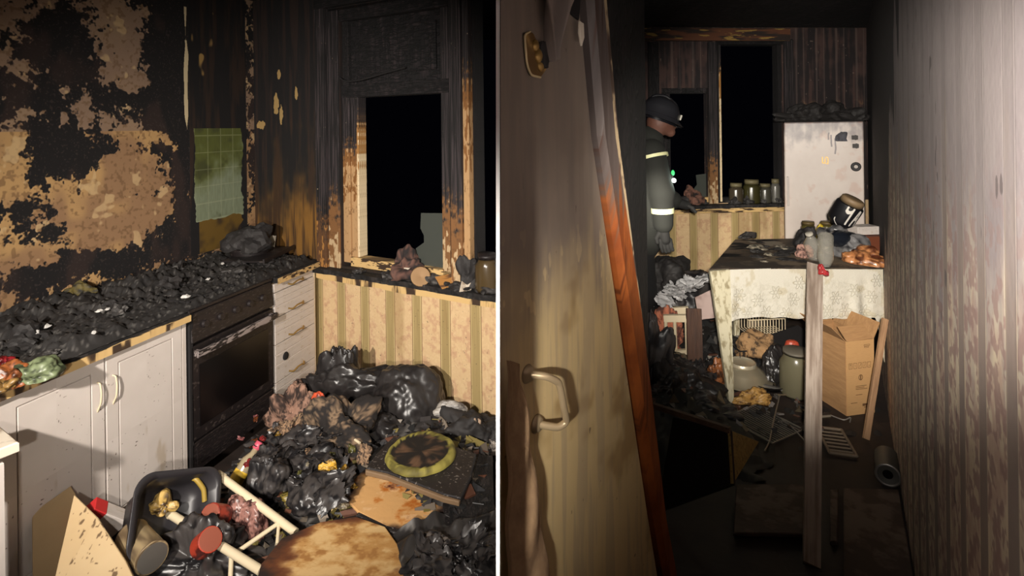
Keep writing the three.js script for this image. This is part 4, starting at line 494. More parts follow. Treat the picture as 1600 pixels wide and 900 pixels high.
  // grey cloth with folds over the top of the door
  { const wdt = 0.085, hgt = 0.3, gg = new THREE.BoxGeometry(1, 1, 0.004, 30, 24, 1), p = gg.attributes.position; const pt = (u, v) => q(u, v); for (let i = 0; i < p.count; i++) { const a2 = p.getX(i) + 0.5, b2 = 0.5 - p.getY(i), l = pt(mix(826, 852, b2), mix(-60, 98, b2)), r = pt(mix(902, 858, sst(0.25, 1, b2)), mix(-60, 92, b2)); p.setXYZ(i, mix(l[0], r[0], a2), mix(l[1], r[1], a2), 0.014 + p.getZ(i) + 0.012 * Math.sin(a2 * 11 + b2 * 2.5) + 0.008 * Math.sin(a2 * 23 + 1)); } gg.computeVertexNormals(); const m = solo('cloth', gg, M(0x8a7c74, 0.9), 'grey folded cloth hanging over the top of the cream door', 'cloth', V(pos.x, 0, pos.z), D.ry); }
  hang('torn_strip', 'small white torn strip hanging beside the grey cloth', [[896, 34], [902, 38], [903, 60], [899, 73], [895, 52]], 0.012, 0.006, M(0xd0c4b2, 0.8));
  hang('black_rag', 'black burnt rag hanging behind the grey cloth on the door', [[852, -40], [905, -40], [902, 8], [900, 32], [888, 22], [868, 4]], 0.001, 0.008, mDark);
  // pale folded strip at the left edge of the door
  { const gg = new THREE.BoxGeometry(1, 1, 0.01, 14, 40, 1), p = gg.attributes.position; for (let i = 0; i < p.count; i++) { const a2 = p.getX(i) + 0.5, b2 = 0.5 - p.getY(i), v = mix(560, 960, b2), rr = v < 640 ? mix(783, 800, (v - 560) / 80) : mix(800, 838, (v - 640) / 320), l = q(781, v), r = q(rr, v); p.setXYZ(i, mix(l[0] + 0.001, r[0], a2), l[1], 0.02 + p.getZ(i) + 0.018 * Math.sin(a2 * 2.6) + 0.004 * Math.sin(b2 * 17 + a2 * 5)); } gg.computeVertexNormals(); solo('pale_strip', gg, MT(tex(64, 256, (u, v) => { const q2 = fbm(u * 5, v * 20, 4, 3); return [...mix3(rgb(178, 148, 112), rgb(128, 100, 74), q2), q2]; }, true), 0.85, 0.002), 'pale brown folded strip low at the left edge of the cream door', 'cloth', V(pos.x, 0, pos.z), D.ry); }
}
// ---- refrigerator
{
  const c = atBase(1286.5, 4.6), f = thing('refrigerator', 'tall white fridge with a soot-stained top against the far wall', 'fridge', c, -0.45), w = 0.3, h = 1.68;
  part('body', bxx(-w, w, 0.03, h, -0.44, -0.04, 0.01), mDark, f, 'dark side and back'); part('foot_rail', bxx(-w + 0.02, w - 0.02, 0, 0.05, -0.42, -0.06), mDark, f);  // body plain dark behind the white door
  const g = uvBox(bxx(-w, w - 0.012, 0.06, h - 0.01, -0.04, 0.01, 0.012), -w, 0, 2 * w, h), d = part('door', g, MT(tex(512, 1024, (u, v) => {
    const x = u * 0.63, y = v * 1.68, n = fbm(x * 7, y * 6, 5, 3), st = fbm(x * 30, y * 3, 4, 7), e = y - 1.56 + (n - 0.5) * 0.42 + (st - 0.5) * 0.12 + (x > 0.38 ? -0.02 : 0.02), k = sst(-0.1, 0.08, e); let c = mix3(rgb(226, 214, 204), rgb(206, 190, 180), n); c = mix3(c, rgb(120, 110, 112), k * 0.75); c = mix3(c, rgb(190, 140, 120), sst(0.6, 0.74, fbm(x * 9, y * 9, 4, 12)) * 0.25);
    for (const [a, b, l] of [[0.385, 1.56, 0.1], [0.415, 1.53, 0.13], [0.365, 1.58, 0.06]]) { const q = Math.abs(x - a - (n2(y * 20, 1, 4) - 0.5) * 0.008); if (q < 0.006 && y < b && y > b - l) c = mix3(c, rgb(110, 100, 104), 0.8); } return c;
  }), 0.4, 0), f);
  part('handle', bxx(-w + 0.02, -w + 0.035, 0.95, 1.2, 0.01, 0.03, 0.004), mWhite, d);
  const Y = (v) => EYE - (v - 195) / FOC * 4.55, X = (u) => (u - 1286.5) / FOC * 4.58;
  for (const [u, v] of [[1328, 216], [1329, 229]]) part('magnet', [bx(0.045, 0.035, 0.008, X(u), Y(v), 0.014, 0.003), bx(0.012, 0.042, 0.01, X(u) + 0.006, Y(v), 0.014)], M(0x3c3836, 0.6), d, 'small dark magnet');
  part('magnet', crumple(410, 0.075, 0.08, 0.02, { detail: 4, amp: 0.5, pal: palOf(lin(84, 84, 92), lin(60, 58, 62)) }).translate(X(1311), Y(222), 0.016), mLump, d, 'grey scorched magnet');
  part('dial', [new THREE.TorusGeometry(0.026, 0.012, 10, 28).translate(X(1329), Y(261), 0.018)], M(0x2c2a2a, 0.5), d, 'round black ring magnet with a white centre'); part('dial_centre', lathe([[0, 0.008], [0.016, 0.006], [0.017, 0], [0, 0]], 16).rotateX(Math.PI / 2).translate(X(1329), Y(261), 0.014), mWhite, d);
  part('emblem', [bx(0.008, 0.05, 0.006, X(1284.5), Y(251), 0.013), bx(0.025, 0.009, 0.006, X(1286.5), Y(256), 0.013), bx(0.008, 0.035, 0.006, X(1288), Y(252), 0.013), bx(0.02, 0.008, 0.006, X(1290), Y(247), 0.013), bx(0.008, 0.045, 0.006, X(1292), Y(252), 0.013), bx(0.018, 0.008, 0.006, X(1291), Y(257), 0.013)], mBrass, d, 'two small brass letters');
  for (const [i, u, wd, hh] of [[0, 1240, 0.3, 0.07], [1, 1262, 0.22, 0.12], [2, 1300, 0.32, 0.14], [3, 1333, 0.18, 0.1]]) solo('charred_bundle', crumple(420 + i, wd, hh, 0.2, { detail: 7, amp: 0.8, pal: black }), mLump, ['flat charred heap on the left end of the fridge top', 'peaked charred heap left of the middle of the fridge top', 'broad charred heap, highest on the fridge top', 'small charred heap on the right end of the fridge top'][i], 'bundle', atBase(u, 4.78).setY(h - 0.005), 0.3);
}
function atBase(u, D) { const x = (u - PX) / FOC * D; return V(x, 0, -D); }
// ---- table with lace cloth
const TF = 0.78;
{
  const FL = V(1.184, 0, -3.306), FR = V(2.262, 0, -3.36), BL = V(1.699, 0, -4.174), BR = V(2.74, 0, -4.2), o = FL.clone(), R = (v) => v.clone().sub(o), t = thing('kitchen_table', 'kitchen table with a burnt top under a cream lace cloth', 'table', o);
  const P = [FL, FR, BR, BL].map((v) => [R(v).x, -R(v).z]), g = lay(ext(poly(P), 0.035, 0, 0.004)).translate(0, 0.74, 0); { const p = g.attributes.position, u = g.attributes.uv; for (let i = 0; i < p.count; i++) u.setXY(i, p.getX(i) / 1.6, -p.getZ(i)); }
  part('top', g, MT(tex(1024, 640, (u, v) => { const x = u * 1.6, y = v, n = fbm(x * 6, y * 6, 5, 3), m = fbm(x * 13, y * 9, 4, 8), w = sst(0.5, 0.6, m) * sst(0.4, 0.6, n); let c = mix3(rgb(66, 55, 46), rgb(112, 95, 78), sst(0.35, 0.65, n)); c = mix3(c, rgb(176, 164, 146), w * 0.8); c = mix3(c, rgb(20, 17, 16), sst(0.55, 0.68, fbm(x * 4, y * 11, 3, 12))); return [...c, n]; }, true), 0.7, 0.004), t);
  const mLeg = MT(tex(128, 512, (u, v) => { const q = fbm(u * 5, v * 18, 4, 3); return [...mix3(rgb(204, 196, 168), rgb(150, 138, 108), sst(0.45, 0.7, q)), q]; }, true), 0.7, 0.002);
  const leg = (a, b, w0, w1) => part('leg', bar(R(a), R(b), w0, w0, V(1, 0, 0), w1), mLeg, t);
  leg(onY(1142, 628, 0), FL.clone().add(V(0.06, 0.775, 0.012)), 0.03, 0.12); leg(V(1.62, 0, -3.98), V(1.66, 0.74, -4.05), 0.035, 0.05); leg(V(2.17, 0, -3.36), FR.clone().add(V(-0.06, 0.74, -0.05)), 0.035, 0.06); leg(V(2.5, 0, -4.1), V(2.55, 0.74, -4.12), 0.035, 0.05);
  part('apron', bxx(0.04, 1.03, 0.66, 0.74, -0.06, -0.04), mLeg, t);
  // lace cloth: front drop in soft folds, a long corner at each end
  const N = 90, Mv = 26, gg = new THREE.PlaneGeometry(1, 1, N, Mv), p = gg.attributes.position, uv = gg.attributes.uv, A = FL.clone().add(V(0.1, 0, 0.012)), B = FR.clone().add(V(0.004, 0, 0.012));
  for (let i = 0; i < p.count; i++) { const a = p.getX(i) + 0.5, b = 0.5 - p.getY(i), s = a * 1.08, low = 0.478 + 0.004 * Math.sin(a * 40) + 0.012 * Math.sin(a * 5 + 1) - 0.3 * sst(0.93, 1.0, a) - 0.02 * sst(0.12, 0, a), y = mix(0.779, low, b), fold = (0.007 * Math.sin(a * 34 + 2 * Math.sin(a * 7)) + 0.004 * Math.sin(a * 71)) * sst(0.05, 0.8, b) * (0.4 + 0.9 * sst(0.6, 1, a) + 0.5 * sst(0.2, 0, a)), q = A.clone().lerp(B, a); p.setXYZ(i, q.x - o.x, y, q.z - o.z + 0.01 + fold + b * 0.012); uv.setXY(i, s / 0.54, (0.785 - y) / 0.54); }
  gg.computeVertexNormals();
  const lace = tex(768, 768, (u, v) => { const th = n2(u * 190, v * 190, 3), r = (cx, cy) => { const dx = u - cx, dy = v - cy, R2 = Math.hypot(dx, dy), a = Math.atan2(dy, dx); return sst(0.012, 0.0, Math.abs(R2 - 0.055 - 0.02 * Math.cos(a * 6))) + sst(0.01, 0, Math.abs(R2 - 0.02)); }; let k = 0; for (const [a, b] of [[0.16, 0.3], [0.38, 0.36], [0.62, 0.28], [0.84, 0.36], [0.26, 0.5], [0.5, 0.5], [0.74, 0.52], [0.1, 0.46], [0.92, 0.18]]) k += r(a, b); k += sst(0.008, 0, Math.abs(v - 0.56 - 0.018 * Math.abs(Math.sin(u * 38)))) + sst(0.45, 0.6, fbm(u * 30, v * 30, 3, 5)) * 0.35 * sst(0.12, 0.2, v); const d = fbm(u * 7, v * 7, 4, 9); let c = mix3(rgb(216, 211, 197), rgb(190, 184, 166), clamp(k) * 0.75 + th * 0.15); c = mix3(c, rgb(170, 152, 112), sst(0.6, 0.75, d) * 0.3); return [...c, 0.6 - clamp(k) * 0.5 + th * 0.2]; }, true);
  const mLace = MT(lace, 0.9, 0.004, { side: THREE.DoubleSide }), cl = solo('tablecloth', gg, mLace, 'cream lace tablecloth hanging over the front of the kitchen table', 'tablecloth', o);
  part('top_sheet', lay(ext(poly([[0.02, 0.012], [1.08, -0.045], [1.28, 0.4], [1.06, 0.56], [0.84, 0.3], [0.62, 0.36], [0.4, 0.2], [0.12, 0.14]].map(([a, b]) => [a, b])), 0.003, 0)).translate(0, 0.7765, 0), MT(tex(512, 512, (u, v) => { const n = fbm(u * 9, v * 9, 5, 3); return [...mix3(rgb(58, 48, 40), rgb(120, 104, 84), sst(0.42, 0.66, n)), n]; }, true), 0.85, 0.003), cl, 'scorched brown part lying on the table top');
}
// ---- things on the table
const onT = (u, v) => onY(u, v, TF + 0.002);
const bottle = (name, label, pos, r, h, mat, cap, rot) => { const b = thing(name, label, 'bottle', pos); b.rotation.set(...rot); part('body', lathe([[0, 0], [r * 0.9, 0], [r, h * 0.03], [r, h * 0.3], [r * 0.94, h * 0.34], [r, h * 0.38], [r, h * 0.62], [r * 0.4, h * 0.86], [r * 0.36, h * 0.93], [0, h * 0.93]], 24), mat, b); part('cap', lathe([[0, h], [r * 0.44, h], [r * 0.46, h * 0.92], [0, h * 0.92]], 18), cap, b); return b; };
{
  const t = thing('round_tin', 'round container with black and white label and tan lid, topmost on the table', 'container', at(1322, 330, 3.72)); t.rotation.set(0.35, 0, -0.35);
  part('body', lathe([[0, -0.11], [0.055, -0.11], [0.085, -0.07], [0.088, 0.05], [0.08, 0.06], [0, 0.06]], 30), MT((() => { const w = 512, h = 256, cv = document.createElement('canvas'); cv.width = w; cv.height = h; const x = cv.getContext('2d'); x.fillStyle = '#17161a'; x.fillRect(0, 0, w, h); x.fillStyle = '#d8d2c8'; x.fillRect(330, 20, 60, 190); x.strokeStyle = '#e4ded4'; x.lineWidth = 11; x.lineCap = 'round'; x.beginPath(); x.moveTo(205, 78); x.lineTo(205, 112); x.quadraticCurveTo(222, 122, 238, 108); x.moveTo(240, 76); x.lineTo(238, 150); x.moveTo(268, 150); x.lineTo(284, 92); x.lineTo(304, 148); x.moveTo(274, 128); x.lineTo(298, 128); x.stroke(); x.beginPath(); x.arc(255, 118, 92, 0.3, 2.8); x.lineWidth = 7; x.stroke(); const tt = new THREE.CanvasTexture(cv); tt.colorSpace = THREE.SRGBColorSpace; tt.wrapS = tt.wrapT = THREE.RepeatWrapping; tt.offset.x = -0.49; return { map: tt, bumpMap: null }; })(), 0.45, 0), t);
  part('lid', lathe([[0, 0.105], [0.06, 0.105], [0.073, 0.095], [0.076, 0.06], [0, 0.06]], 28), M(0x8a7356, 0.55), t, 'tan rounded lid');
  bottle('plastic_bottle', 'clear plastic bottle lying over the front edge of the table', at(1290, 408, 3.36), 0.045, 0.28, mClear, M(0xa83038, 0.4), [2.5, 0, 0.35]).position.add(V(0.06, 0.14, -0.1));
  bottle('plastic_bottle', 'clear crumpled bottle upright among the clutter behind the plank', onT(1276, 404), 0.05, 0.2, mClear, M(0xb8b2a4, 0.5), [0.3, 0, 0.4]);
  bottle('dark_bottle', 'dark bluish bottle lying under the round container', at(1308, 376, 3.62), 0.055, 0.26, M(0x1c2028, 0.3), mDark, [0.5, 0.3, 1.2]).position.x += 0.1;
  const pk = (name, label, cat, u, v, w, h, d, sd, c, dk, mat) => solo(name, crumple(sd, w, h, d, { detail: 8, amp: 0.7, pal: palOf(c, dk) }), mat, label, cat, onT(u, v), sd);
  pk('plastic_bag', 'clear wrinkled bag full of dark things, right of the plank top', 'bag', 1312, 396, 0.26, 0.15, 0.2, 501, lin(120, 118, 118), lin(30, 31, 36), mGloss);
  pk('foil_bag', 'orange-brown crackled foil bag at the front right of the table', 'bag', 1347, 411, 0.2, 0.09, 0.16, 502, lin(196, 134, 86), lin(80, 40, 24), mGloss);
  pk('packet', 'bright yellow rumpled packet beside the jars on the table', 'packet', 1281, 379, 0.085, 0.1, 0.06, 503, lin(214, 186, 46), lin(150, 120, 24), mSatin);
  pk('charred_bundle', 'dark charred bundle behind the bottles on the table', 'bundle', 1262, 390, 0.13, 0.14, 0.12, 504, lin(40, 36, 36), lin(14, 13, 14), mLump);
  pk('pink_wrapper', 'pale pink wrapper on the table left of the plank top', 'wrapper', 1258, 402, 0.09, 0.07, 0.07, 505, lin(176, 136, 122), lin(70, 50, 46), mPaper);
  pk('charred_scrap', 'small black scrap on the far left edge of the table', 'scrap', 1167, 373, 0.11, 0.05, 0.06, 506, lin(44, 40, 38), lin(16, 15, 15), mLump);
  pk('printed_scrap', 'red printed scrap hanging at the table edge beside the plank', 'wrapper', 1284, 428, 0.05, 0.05, 0.03, 507, lin(180, 34, 40), lin(150, 60, 60), mSatin);
  for (const [i, u] of [[0, 1263], [1, 1292]]) { const j = thing('preserve_jar', ['small olive jar with a brown lid, left of the yellow packet', 'small olive jar with a brown lid, right of the yellow packet'][i], 'jar', onT(u, 370)); part('glass', lathe([[0, 0], [0.045, 0], [0.047, 0.01], [0.047, 0.08], [0.04, 0.095], [0, 0.095]], 22), M(0x57502a, 0.3), j); part('lid', lathe([[0, 0.12], [0.042, 0.12], [0.044, 0.095], [0, 0.095]], 22), M(0x6a5a38, 0.5), j); }
  const b = solo('brown_box', bx(0.2, 0.11, 0.14, 0, 0.055, 0, 0.004), M(0x6e3a24, 0.6), 'reddish brown box at the right end of the table', 'box', onT(1352, 395).add(V(0.02, 0.0, -0.06)), 0.05);
  solo('white_paper', bx(0.16, 0.055, 0.1, 0, 0.03, 0, 0.003), mWhite, 'white paper pack lying on the reddish brown box', 'paper', b.position.clone().add(V(0.02, 0.112, -0.02)), 0.1);
  const R = rnd(77), k = [0, 1, 2].map((i) => crumple(510 + i, 1, 0.3, 0.8, { detail: 4, amp: 0.8, pal: [ashy, black, palOf(lin(170, 160, 140), lin(60, 54, 48))][i] })); for (let i = 0; i < 22; i++) { const z = 0.04 + R() * 0.08, m = solo('table_scrap', k[i % 3], mLump, 'flat scorched scrap lying on the burnt table top', 'scrap', onT(1165 + R() * 95 + 12, 378 + R() * 34), R() * 6, 'scorched scraps on the table top'); m.scale.set(z, z * 0.5, z); }
}
// ---- things on the far sill
{
  const sill = (s, o = 0.02) => WB.p(s, 0.926, o), jar = (s, r, h, c, label, g) => { const j = thing('sill_jar', label, 'jar', sill(s)); part('glass', lathe([[0, 0], [r, 0], [r * 1.04, h * 0.08], [r * 1.04, h * 0.68], [r * 0.76, h * 0.82], [0, h * 0.82]], 22), M(c, 0.25), j); part('lid', lathe([[0, h], [r * 0.82, h], [r * 0.84, h * 0.82], [0, h * 0.82]], 22), M(0x6a6248, 0.5), j); };
  jar(0.72, 0.062, 0.19, 0x3c352a, 'squat greyish jar on the far sill, nearest the mullion'); jar(0.87, 0.075, 0.22, 0x34311a, 'tall greenish jar with a pale lid on the far sill'); jar(1.0, 0.055, 0.18, 0x403e36, 'pale clouded jar right of the greenish jar'); jar(1.1, 0.04, 0.22, 0x5e5c56, 'slim whitish bottle-like jar at the right end of the far sill');
  const R = rnd(41), k = [0, 1, 2].map((i) => crumple(520 + i, 1, 0.7, 0.8, { detail: 4, amp: 0.8, pal: i ? black : ashy })); for (let i = 0; i < 18; i++) { const z = 0.05 + R() * 0.09, s = R() < 0.5 ? 0.08 + R() * 0.36 : 0.66 + R() * 0.5, m = solo('charred_lump', k[i % 3], mLump, 'charred lump on the far window sill', 'lump', sill(s, R() * 0.1 - 0.05), R() * 6, 'charred lumps on the far sill'); m.scale.set(z, z * 0.8, z); }
  solo('scorched_rag', crumple(530, 0.16, 0.13, 0.1, { detail: 8, amp: 0.9, pal: palOf(lin(120, 84, 70), lin(24, 20, 20)) }), mPaper, 'brownish scorched rag on the far sill by the firefighter', 'rag', sill(0.3, 0.03), 0.4);
}
// ---- plank, sticks, carton
solo('plank', bar(onY(1268, 884, 0), at(1273, 414, 3.27), 0.058, 0.02, V(1, 0, 0), 0.086), MT(tex(128, 1024, (u, v) => { const g = fbm(u * 7, v * 5, 4, 3), q = fbm(u * 3, v * 12, 4, 8); return [...mix3(rgb(186, 170, 156), rgb(140, 122, 108), sst(0.35, 0.7, g * 0.6 + q * 0.4)), g]; }, true), 0.8, 0.002), 'long pale wooden plank leaning on the front edge of the table', 'plank');
solo('leaning_stick', bar(at(1353, 686, 2.82), at(1383, 498, 3.0), 0.03, 0.015), MT(tex(64, 512, (u, v) => { const g = fbm(u * 5, v * 9, 4, 3); return [...mix3(rgb(176, 140, 104), rgb(124, 92, 66), g), g]; }, true), 0.75, 0.001), 'light brown flat stick leaning between the carton and the wall', 'stick');
{
  const w = 0.185, d = 0.3, h = 0.42, c = thing('cardboard_box', 'open brown cardboard box with faded print under the table', 'box', V(1.872, 0, -3.075), 0.2);
  const print = (() => { const cv = document.createElement('canvas'); cv.width = 384; cv.height = 768; const x = cv.getContext('2d'); x.fillStyle = '#c09664'; x.fillRect(0, 0, 384, 768); const R = rnd(3); for (let i = 0; i < 1500; i++) { x.fillStyle = `rgba(${R() < 0.5 ? '90,60,30' : '220,180,130'},${0.03 + R() * 0.05})`; x.fillRect(R() * 384, R() * 768, 2 + R() * 40, 1 + R() * 3); } x.strokeStyle = x.fillStyle = '#6a4a2c'; x.lineWidth = 4; x.strokeRect(250, 50, 80, 12); x.strokeRect(255, 70, 60, 10);
    for (let i = 0; i < 5; i++) { x.strokeRect(40 + i * 64, 232, 44, 56); } x.beginPath(); x.moveTo(62, 240); x.lineTo(62, 280); x.moveTo(50, 252); x.lineTo(62, 240); x.lineTo(74, 252); x.moveTo(126, 270); x.lineTo(126, 245); x.moveTo(180, 276); x.lineTo(210, 240); x.moveTo(250, 276); x.lineTo(262, 244); x.moveTo(310, 270); x.lineTo(332, 270); x.stroke(); x.lineWidth = 8; x.beginPath(); x.arc(200, 385, 26, 0, 7); x.stroke(); x.fillRect(192, 365, 16, 40); x.lineWidth = 3; for (const [y, l] of [[470, 150], [486, 120], [502, 160], [560, 90]]) x.fillRect(130, y, l, 6); x.fillRect(220, 660, 110, 26); x.fillRect(240, 694, 80, 8); x.fillRect(60, 640, 90, 6); const t = new THREE.CanvasTexture(cv); t.colorSpace = THREE.SRGBColorSpace; return new THREE.MeshStandardMaterial({ map: t, roughness: 0.85 }); })();
  const plain = MT(tex(256, 256, (u, v) => { const q = fbm(u * 5, v * 40, 4, 3); return [...mix3(rgb(186, 144, 98), rgb(150, 112, 74), q), q]; }, true), 0.88, 0.001);
  part('front_panel', uvBox(bx(w, h, 0.005, w / 2, h / 2, 0), 0, 0, w, h), print, c, 'front with faded print'); part('side_panel', bx(0.005, h, d, 0.0, h / 2, -d / 2), plain, c); part('side_panel', bx(0.005, h, d, w, h / 2, -d / 2), plain, c); part('back_panel', bx(w, h, 0.005, w / 2, h / 2, -d), plain, c); part('bottom', bx(w, 0.005, d, w / 2, 0.004, -d / 2), plain, c);
  const fl = (g, x, y, z, rx, rz, ry = 0) => { const m = part('flap', g, plain, c); m.position.set(x, y, z); m.rotation.set(rx, ry, rz); }; fl(bx(0.13, 0.004, d, -0.065, 0, 0), 0, h, -d / 2, 0, -0.75); fl(bx(w, 0.004, 0.1, 0, 0, -0.05), w / 2, h, -d, 0.9, 0); fl(bx(0.1, 0.004, d, 0.05, 0, 0), w, h, -d / 2, 0, 1.1); fl(bx(w * 0.9, 0.004, 0.09, 0, 0, -0.045), w / 2, h, 0, 0.75, 0.06);
}
// ---- under and beside the table
const heapR = (x, z) => { const clear = 1 - 0.97 * sst(1.12, 1.3, x) * sst(-3.75, -3.45, z); const g = (a, b, r, s) => Math.exp(-(((x - a) / r) ** 2 + ((z - b) / s) ** 2)); return clear * sst(-2.35, -2.75, z) * (0.02 + 0.2 * g(1.0, -4.3, 0.5, 0.7) + 0.1 * g(0.8, -3.2, 0.4, 0.5) + 0.06 * g(1.6, -3.9, 0.5, 0.4) + 0.04 * (fbm(x * 8, z * 8, 3, 3) - 0.5)) + sst(-2.75, -2.35, z) * -0.01; };
{
  const g = new THREE.PlaneGeometry(2.1, 2.6, 80, 100).rotateX(-Math.PI / 2).translate(1.25, 0, -3.6), p = g.attributes.position, c = new Float32Array(p.count * 3);
  for (let i = 0; i < p.count; i++) { const x = p.getX(i), z = p.getZ(i), h = heapR(x, z); p.setY(i, x > WR.o.x - 0.605 * z - 0.05 ? -0.01 : h + (h > 0 ? 0.03 * (n2(x * 30, z * 30, 5) - 0.5) : 0)); c.set(ashy(fbm(x * 10, z * 10, 4, 6), n2(x * 60, z * 60, 7) * 0.95).map((q) => q * 0.5), i * 3); }
  g.setAttribute('color', new THREE.BufferAttribute(c, 3)); g.computeVertexNormals(); trim(g); const hp = solo('burnt_rubble', g, mLump, 'black ash and rubble over the floor beside and under the table', 'rubble'); hp.userData.kind = 'stuff';
  part('scraps', chips(9, 420, (R) => { const x = 0.75 + R() * 1.0, z = -4.7 + R() * 1.8; return [x, Math.max(0.01, heapR(x, z)) + 0.01, z]; }, [[0.02, 0.018, 0.018], [0.04, 0.04, 0.04], [0.02, 0.018, 0.018], [0.03, 0.03, 0.03], [0.1, 0.09, 0.08], [0.2, 0.18, 0.17], [0.1, 0.045, 0.03], [0.14, 0.11, 0.07]]), mSatin, hp).userData.kind = 'stuff';
}
const lr = (name, label, cat, box, yb, dr, seed, pal, mat, o) => lumpAt(name, label, cat, box, yb, dr, seed, pal, mat, o);
scatter('foil', 'crumpled silvery foil heaped beside the table corner', 'foil', 'crumpled foil beside the table', 81, 20, (R) => { const k = R(), u = mix(1030, 1110, k), v = mix(482, 425, k * 0.8 + R() * 0.3); return at(u, v, 3.75 + R() * 0.35); }, 0.1, 0.17, silver, mSatin);
lr('dark_heap', 'dark burnt heap that carries the crumpled foil', 'bundle', [1034, 440, 1108, 500], 0.12, 0.8, 602, film, mSatin, { amp: 0.6 });
lr('dark_heap', 'dark charred heap under the striped wallpaper behind the foil', 'bundle', [1018, 420, 1082, 462], 0.3, 0.7, 603, black, mLump, { amp: 0.9 });
lr('charred_heap', 'black heap by the return wall left of the white stool frame', 'bundle', [1000, 500, 1040, 610], 0.08, 0.8, 604, film, mSatin, { amp: 0.9, freq: 2 });
lr('orange_rag', 'faded orange rag behind the white stool frame', 'rag', [1028, 502, 1062, 546], 0.14, 0.7, 605, palOf(lin(184, 112, 84), lin(80, 50, 44)), mPaper, { amp: 0.9 });
lr('dark_heap', 'low black heap on the floor below the brown plank', 'bundle', [1044, 576, 1116, 624], 0.02, 0.8, 606, black, mSatin, { amp: 0.6 });
scatter('film_scrap', 'crumpled grey film on the low heap below the brown plank', 'plastic film', 'grey film below the brown plank', 83, 14, (R) => at(mix(1046, 1112, R()), mix(560, 618, R()), 3.35 + R() * 0.2), 0.07, 0.14, film, mGloss);
lr('black_bag', 'black bag on the floor left of the table leg', 'bag', [1012, 596, 1076, 650], 0.0, 0.8, 607, black, mGloss, { amp: 0.8 });
lr('black_bag', 'black bag under the table behind the metal bowl', 'bag', [1202, 552, 1246, 598], 0.02, 0.8, 608, black, mGloss, { amp: 0.5 });
lr('cardboard_scrap', 'torn tan cardboard scrap under the table', 'cardboard', [1168, 524, 1216, 562], 0.12, 0.8, 609, palOf(lin(166, 130, 90), lin(70, 54, 40)), mPaper, { amp: 0.7, freq: 1.2 });
lr('yellow_wrapper', 'golden crumpled wrapper in front of the metal bowl', 'wrapper', [1164, 614, 1202, 634], 0.0, 0.5, 610, palOf(lin(196, 152, 86), lin(96, 66, 34)), mSatin, { amp: 0.8 });
lr('plastic_bag', 'orange-brown crumpled bag left of the metal bowl', 'bag', [1112, 568, 1138, 602], 0.05, 0.8, 611, palOf(lin(156, 96, 56), lin(64, 40, 26)), mSatin, { amp: 0.6 });
lr('wet_bag', 'flat glossy dark bag in front of the table leg', 'bag', [1072, 632, 1146, 662], 0.0, 0.5, 612, film, mGloss, { amp: 0.7 });
lr('red_ball', 'red-brown rounded thing under the table top', 'ball', [1231, 531, 1251, 553], 0.2, 0.9, 613, palOf(lin(180, 74, 52), lin(120, 50, 40), 0.7), mSatin, { amp: 0.15 });
leaning('pink_sheet', 'pale pinkish scorched sheet leaning against the table leg', 'sheet', [[1092, 500, 3.72], [1122, 496, 3.62], [1112, 452, 3.72], [1090, 466, 3.82]], 0.006, MT(tex(128, 128, (u, v) => { const q = fbm(u * 6, v * 6, 4, 3); return [...mix3(rgb(196, 172, 164), rgb(120, 96, 88), sst(0.4, 0.7, q)), q]; }, true), 0.85, 0.001));
solo('brown_plank', bar(at(1086, 566, 3.55), at(1084, 482, 3.62), 0.098, 0.02), MT(tex(128, 256, (u, v) => { const q = fbm(u * 9, v * 4, 4, 3); return [...mix3(rgb(98, 66, 48), rgb(60, 42, 34), q), q]; }, true), 0.7, 0.002), 'short dark brown plank standing beside the table leg', 'plank');
{ const o = at(1058, 520, 3.75).setY(0.1), s = thing('stool', 'small cream stool frame standing in the rubble left of the table', 'stool', o), L = (n, a, b, r = 0.012) => part(n, rod(at(...a).sub(o), at(...b).sub(o), r), mCreamPlastic, s); const rail = (a, b) => part('rail', bar(at(...a).sub(o), at(...b).sub(o), 0.045, 0.03, V(0, 1, 0)), mCreamPlastic, s);
  rail([1036, 486, 3.8], [1076, 484, 3.75]); rail([1037, 497, 3.66], [1072, 497, 3.62]); L('leg', [1040, 500, 3.66], [1042, 560, 3.66]); L('leg', [1054, 498, 3.64], [1056, 552, 3.66]); L('leg', [1072, 498, 3.62], [1074, 560, 3.62]); rail([1042, 553, 3.66], [1075, 551, 3.62]); L('leg', [1036, 488, 3.8], [1038, 540, 3.8]); }
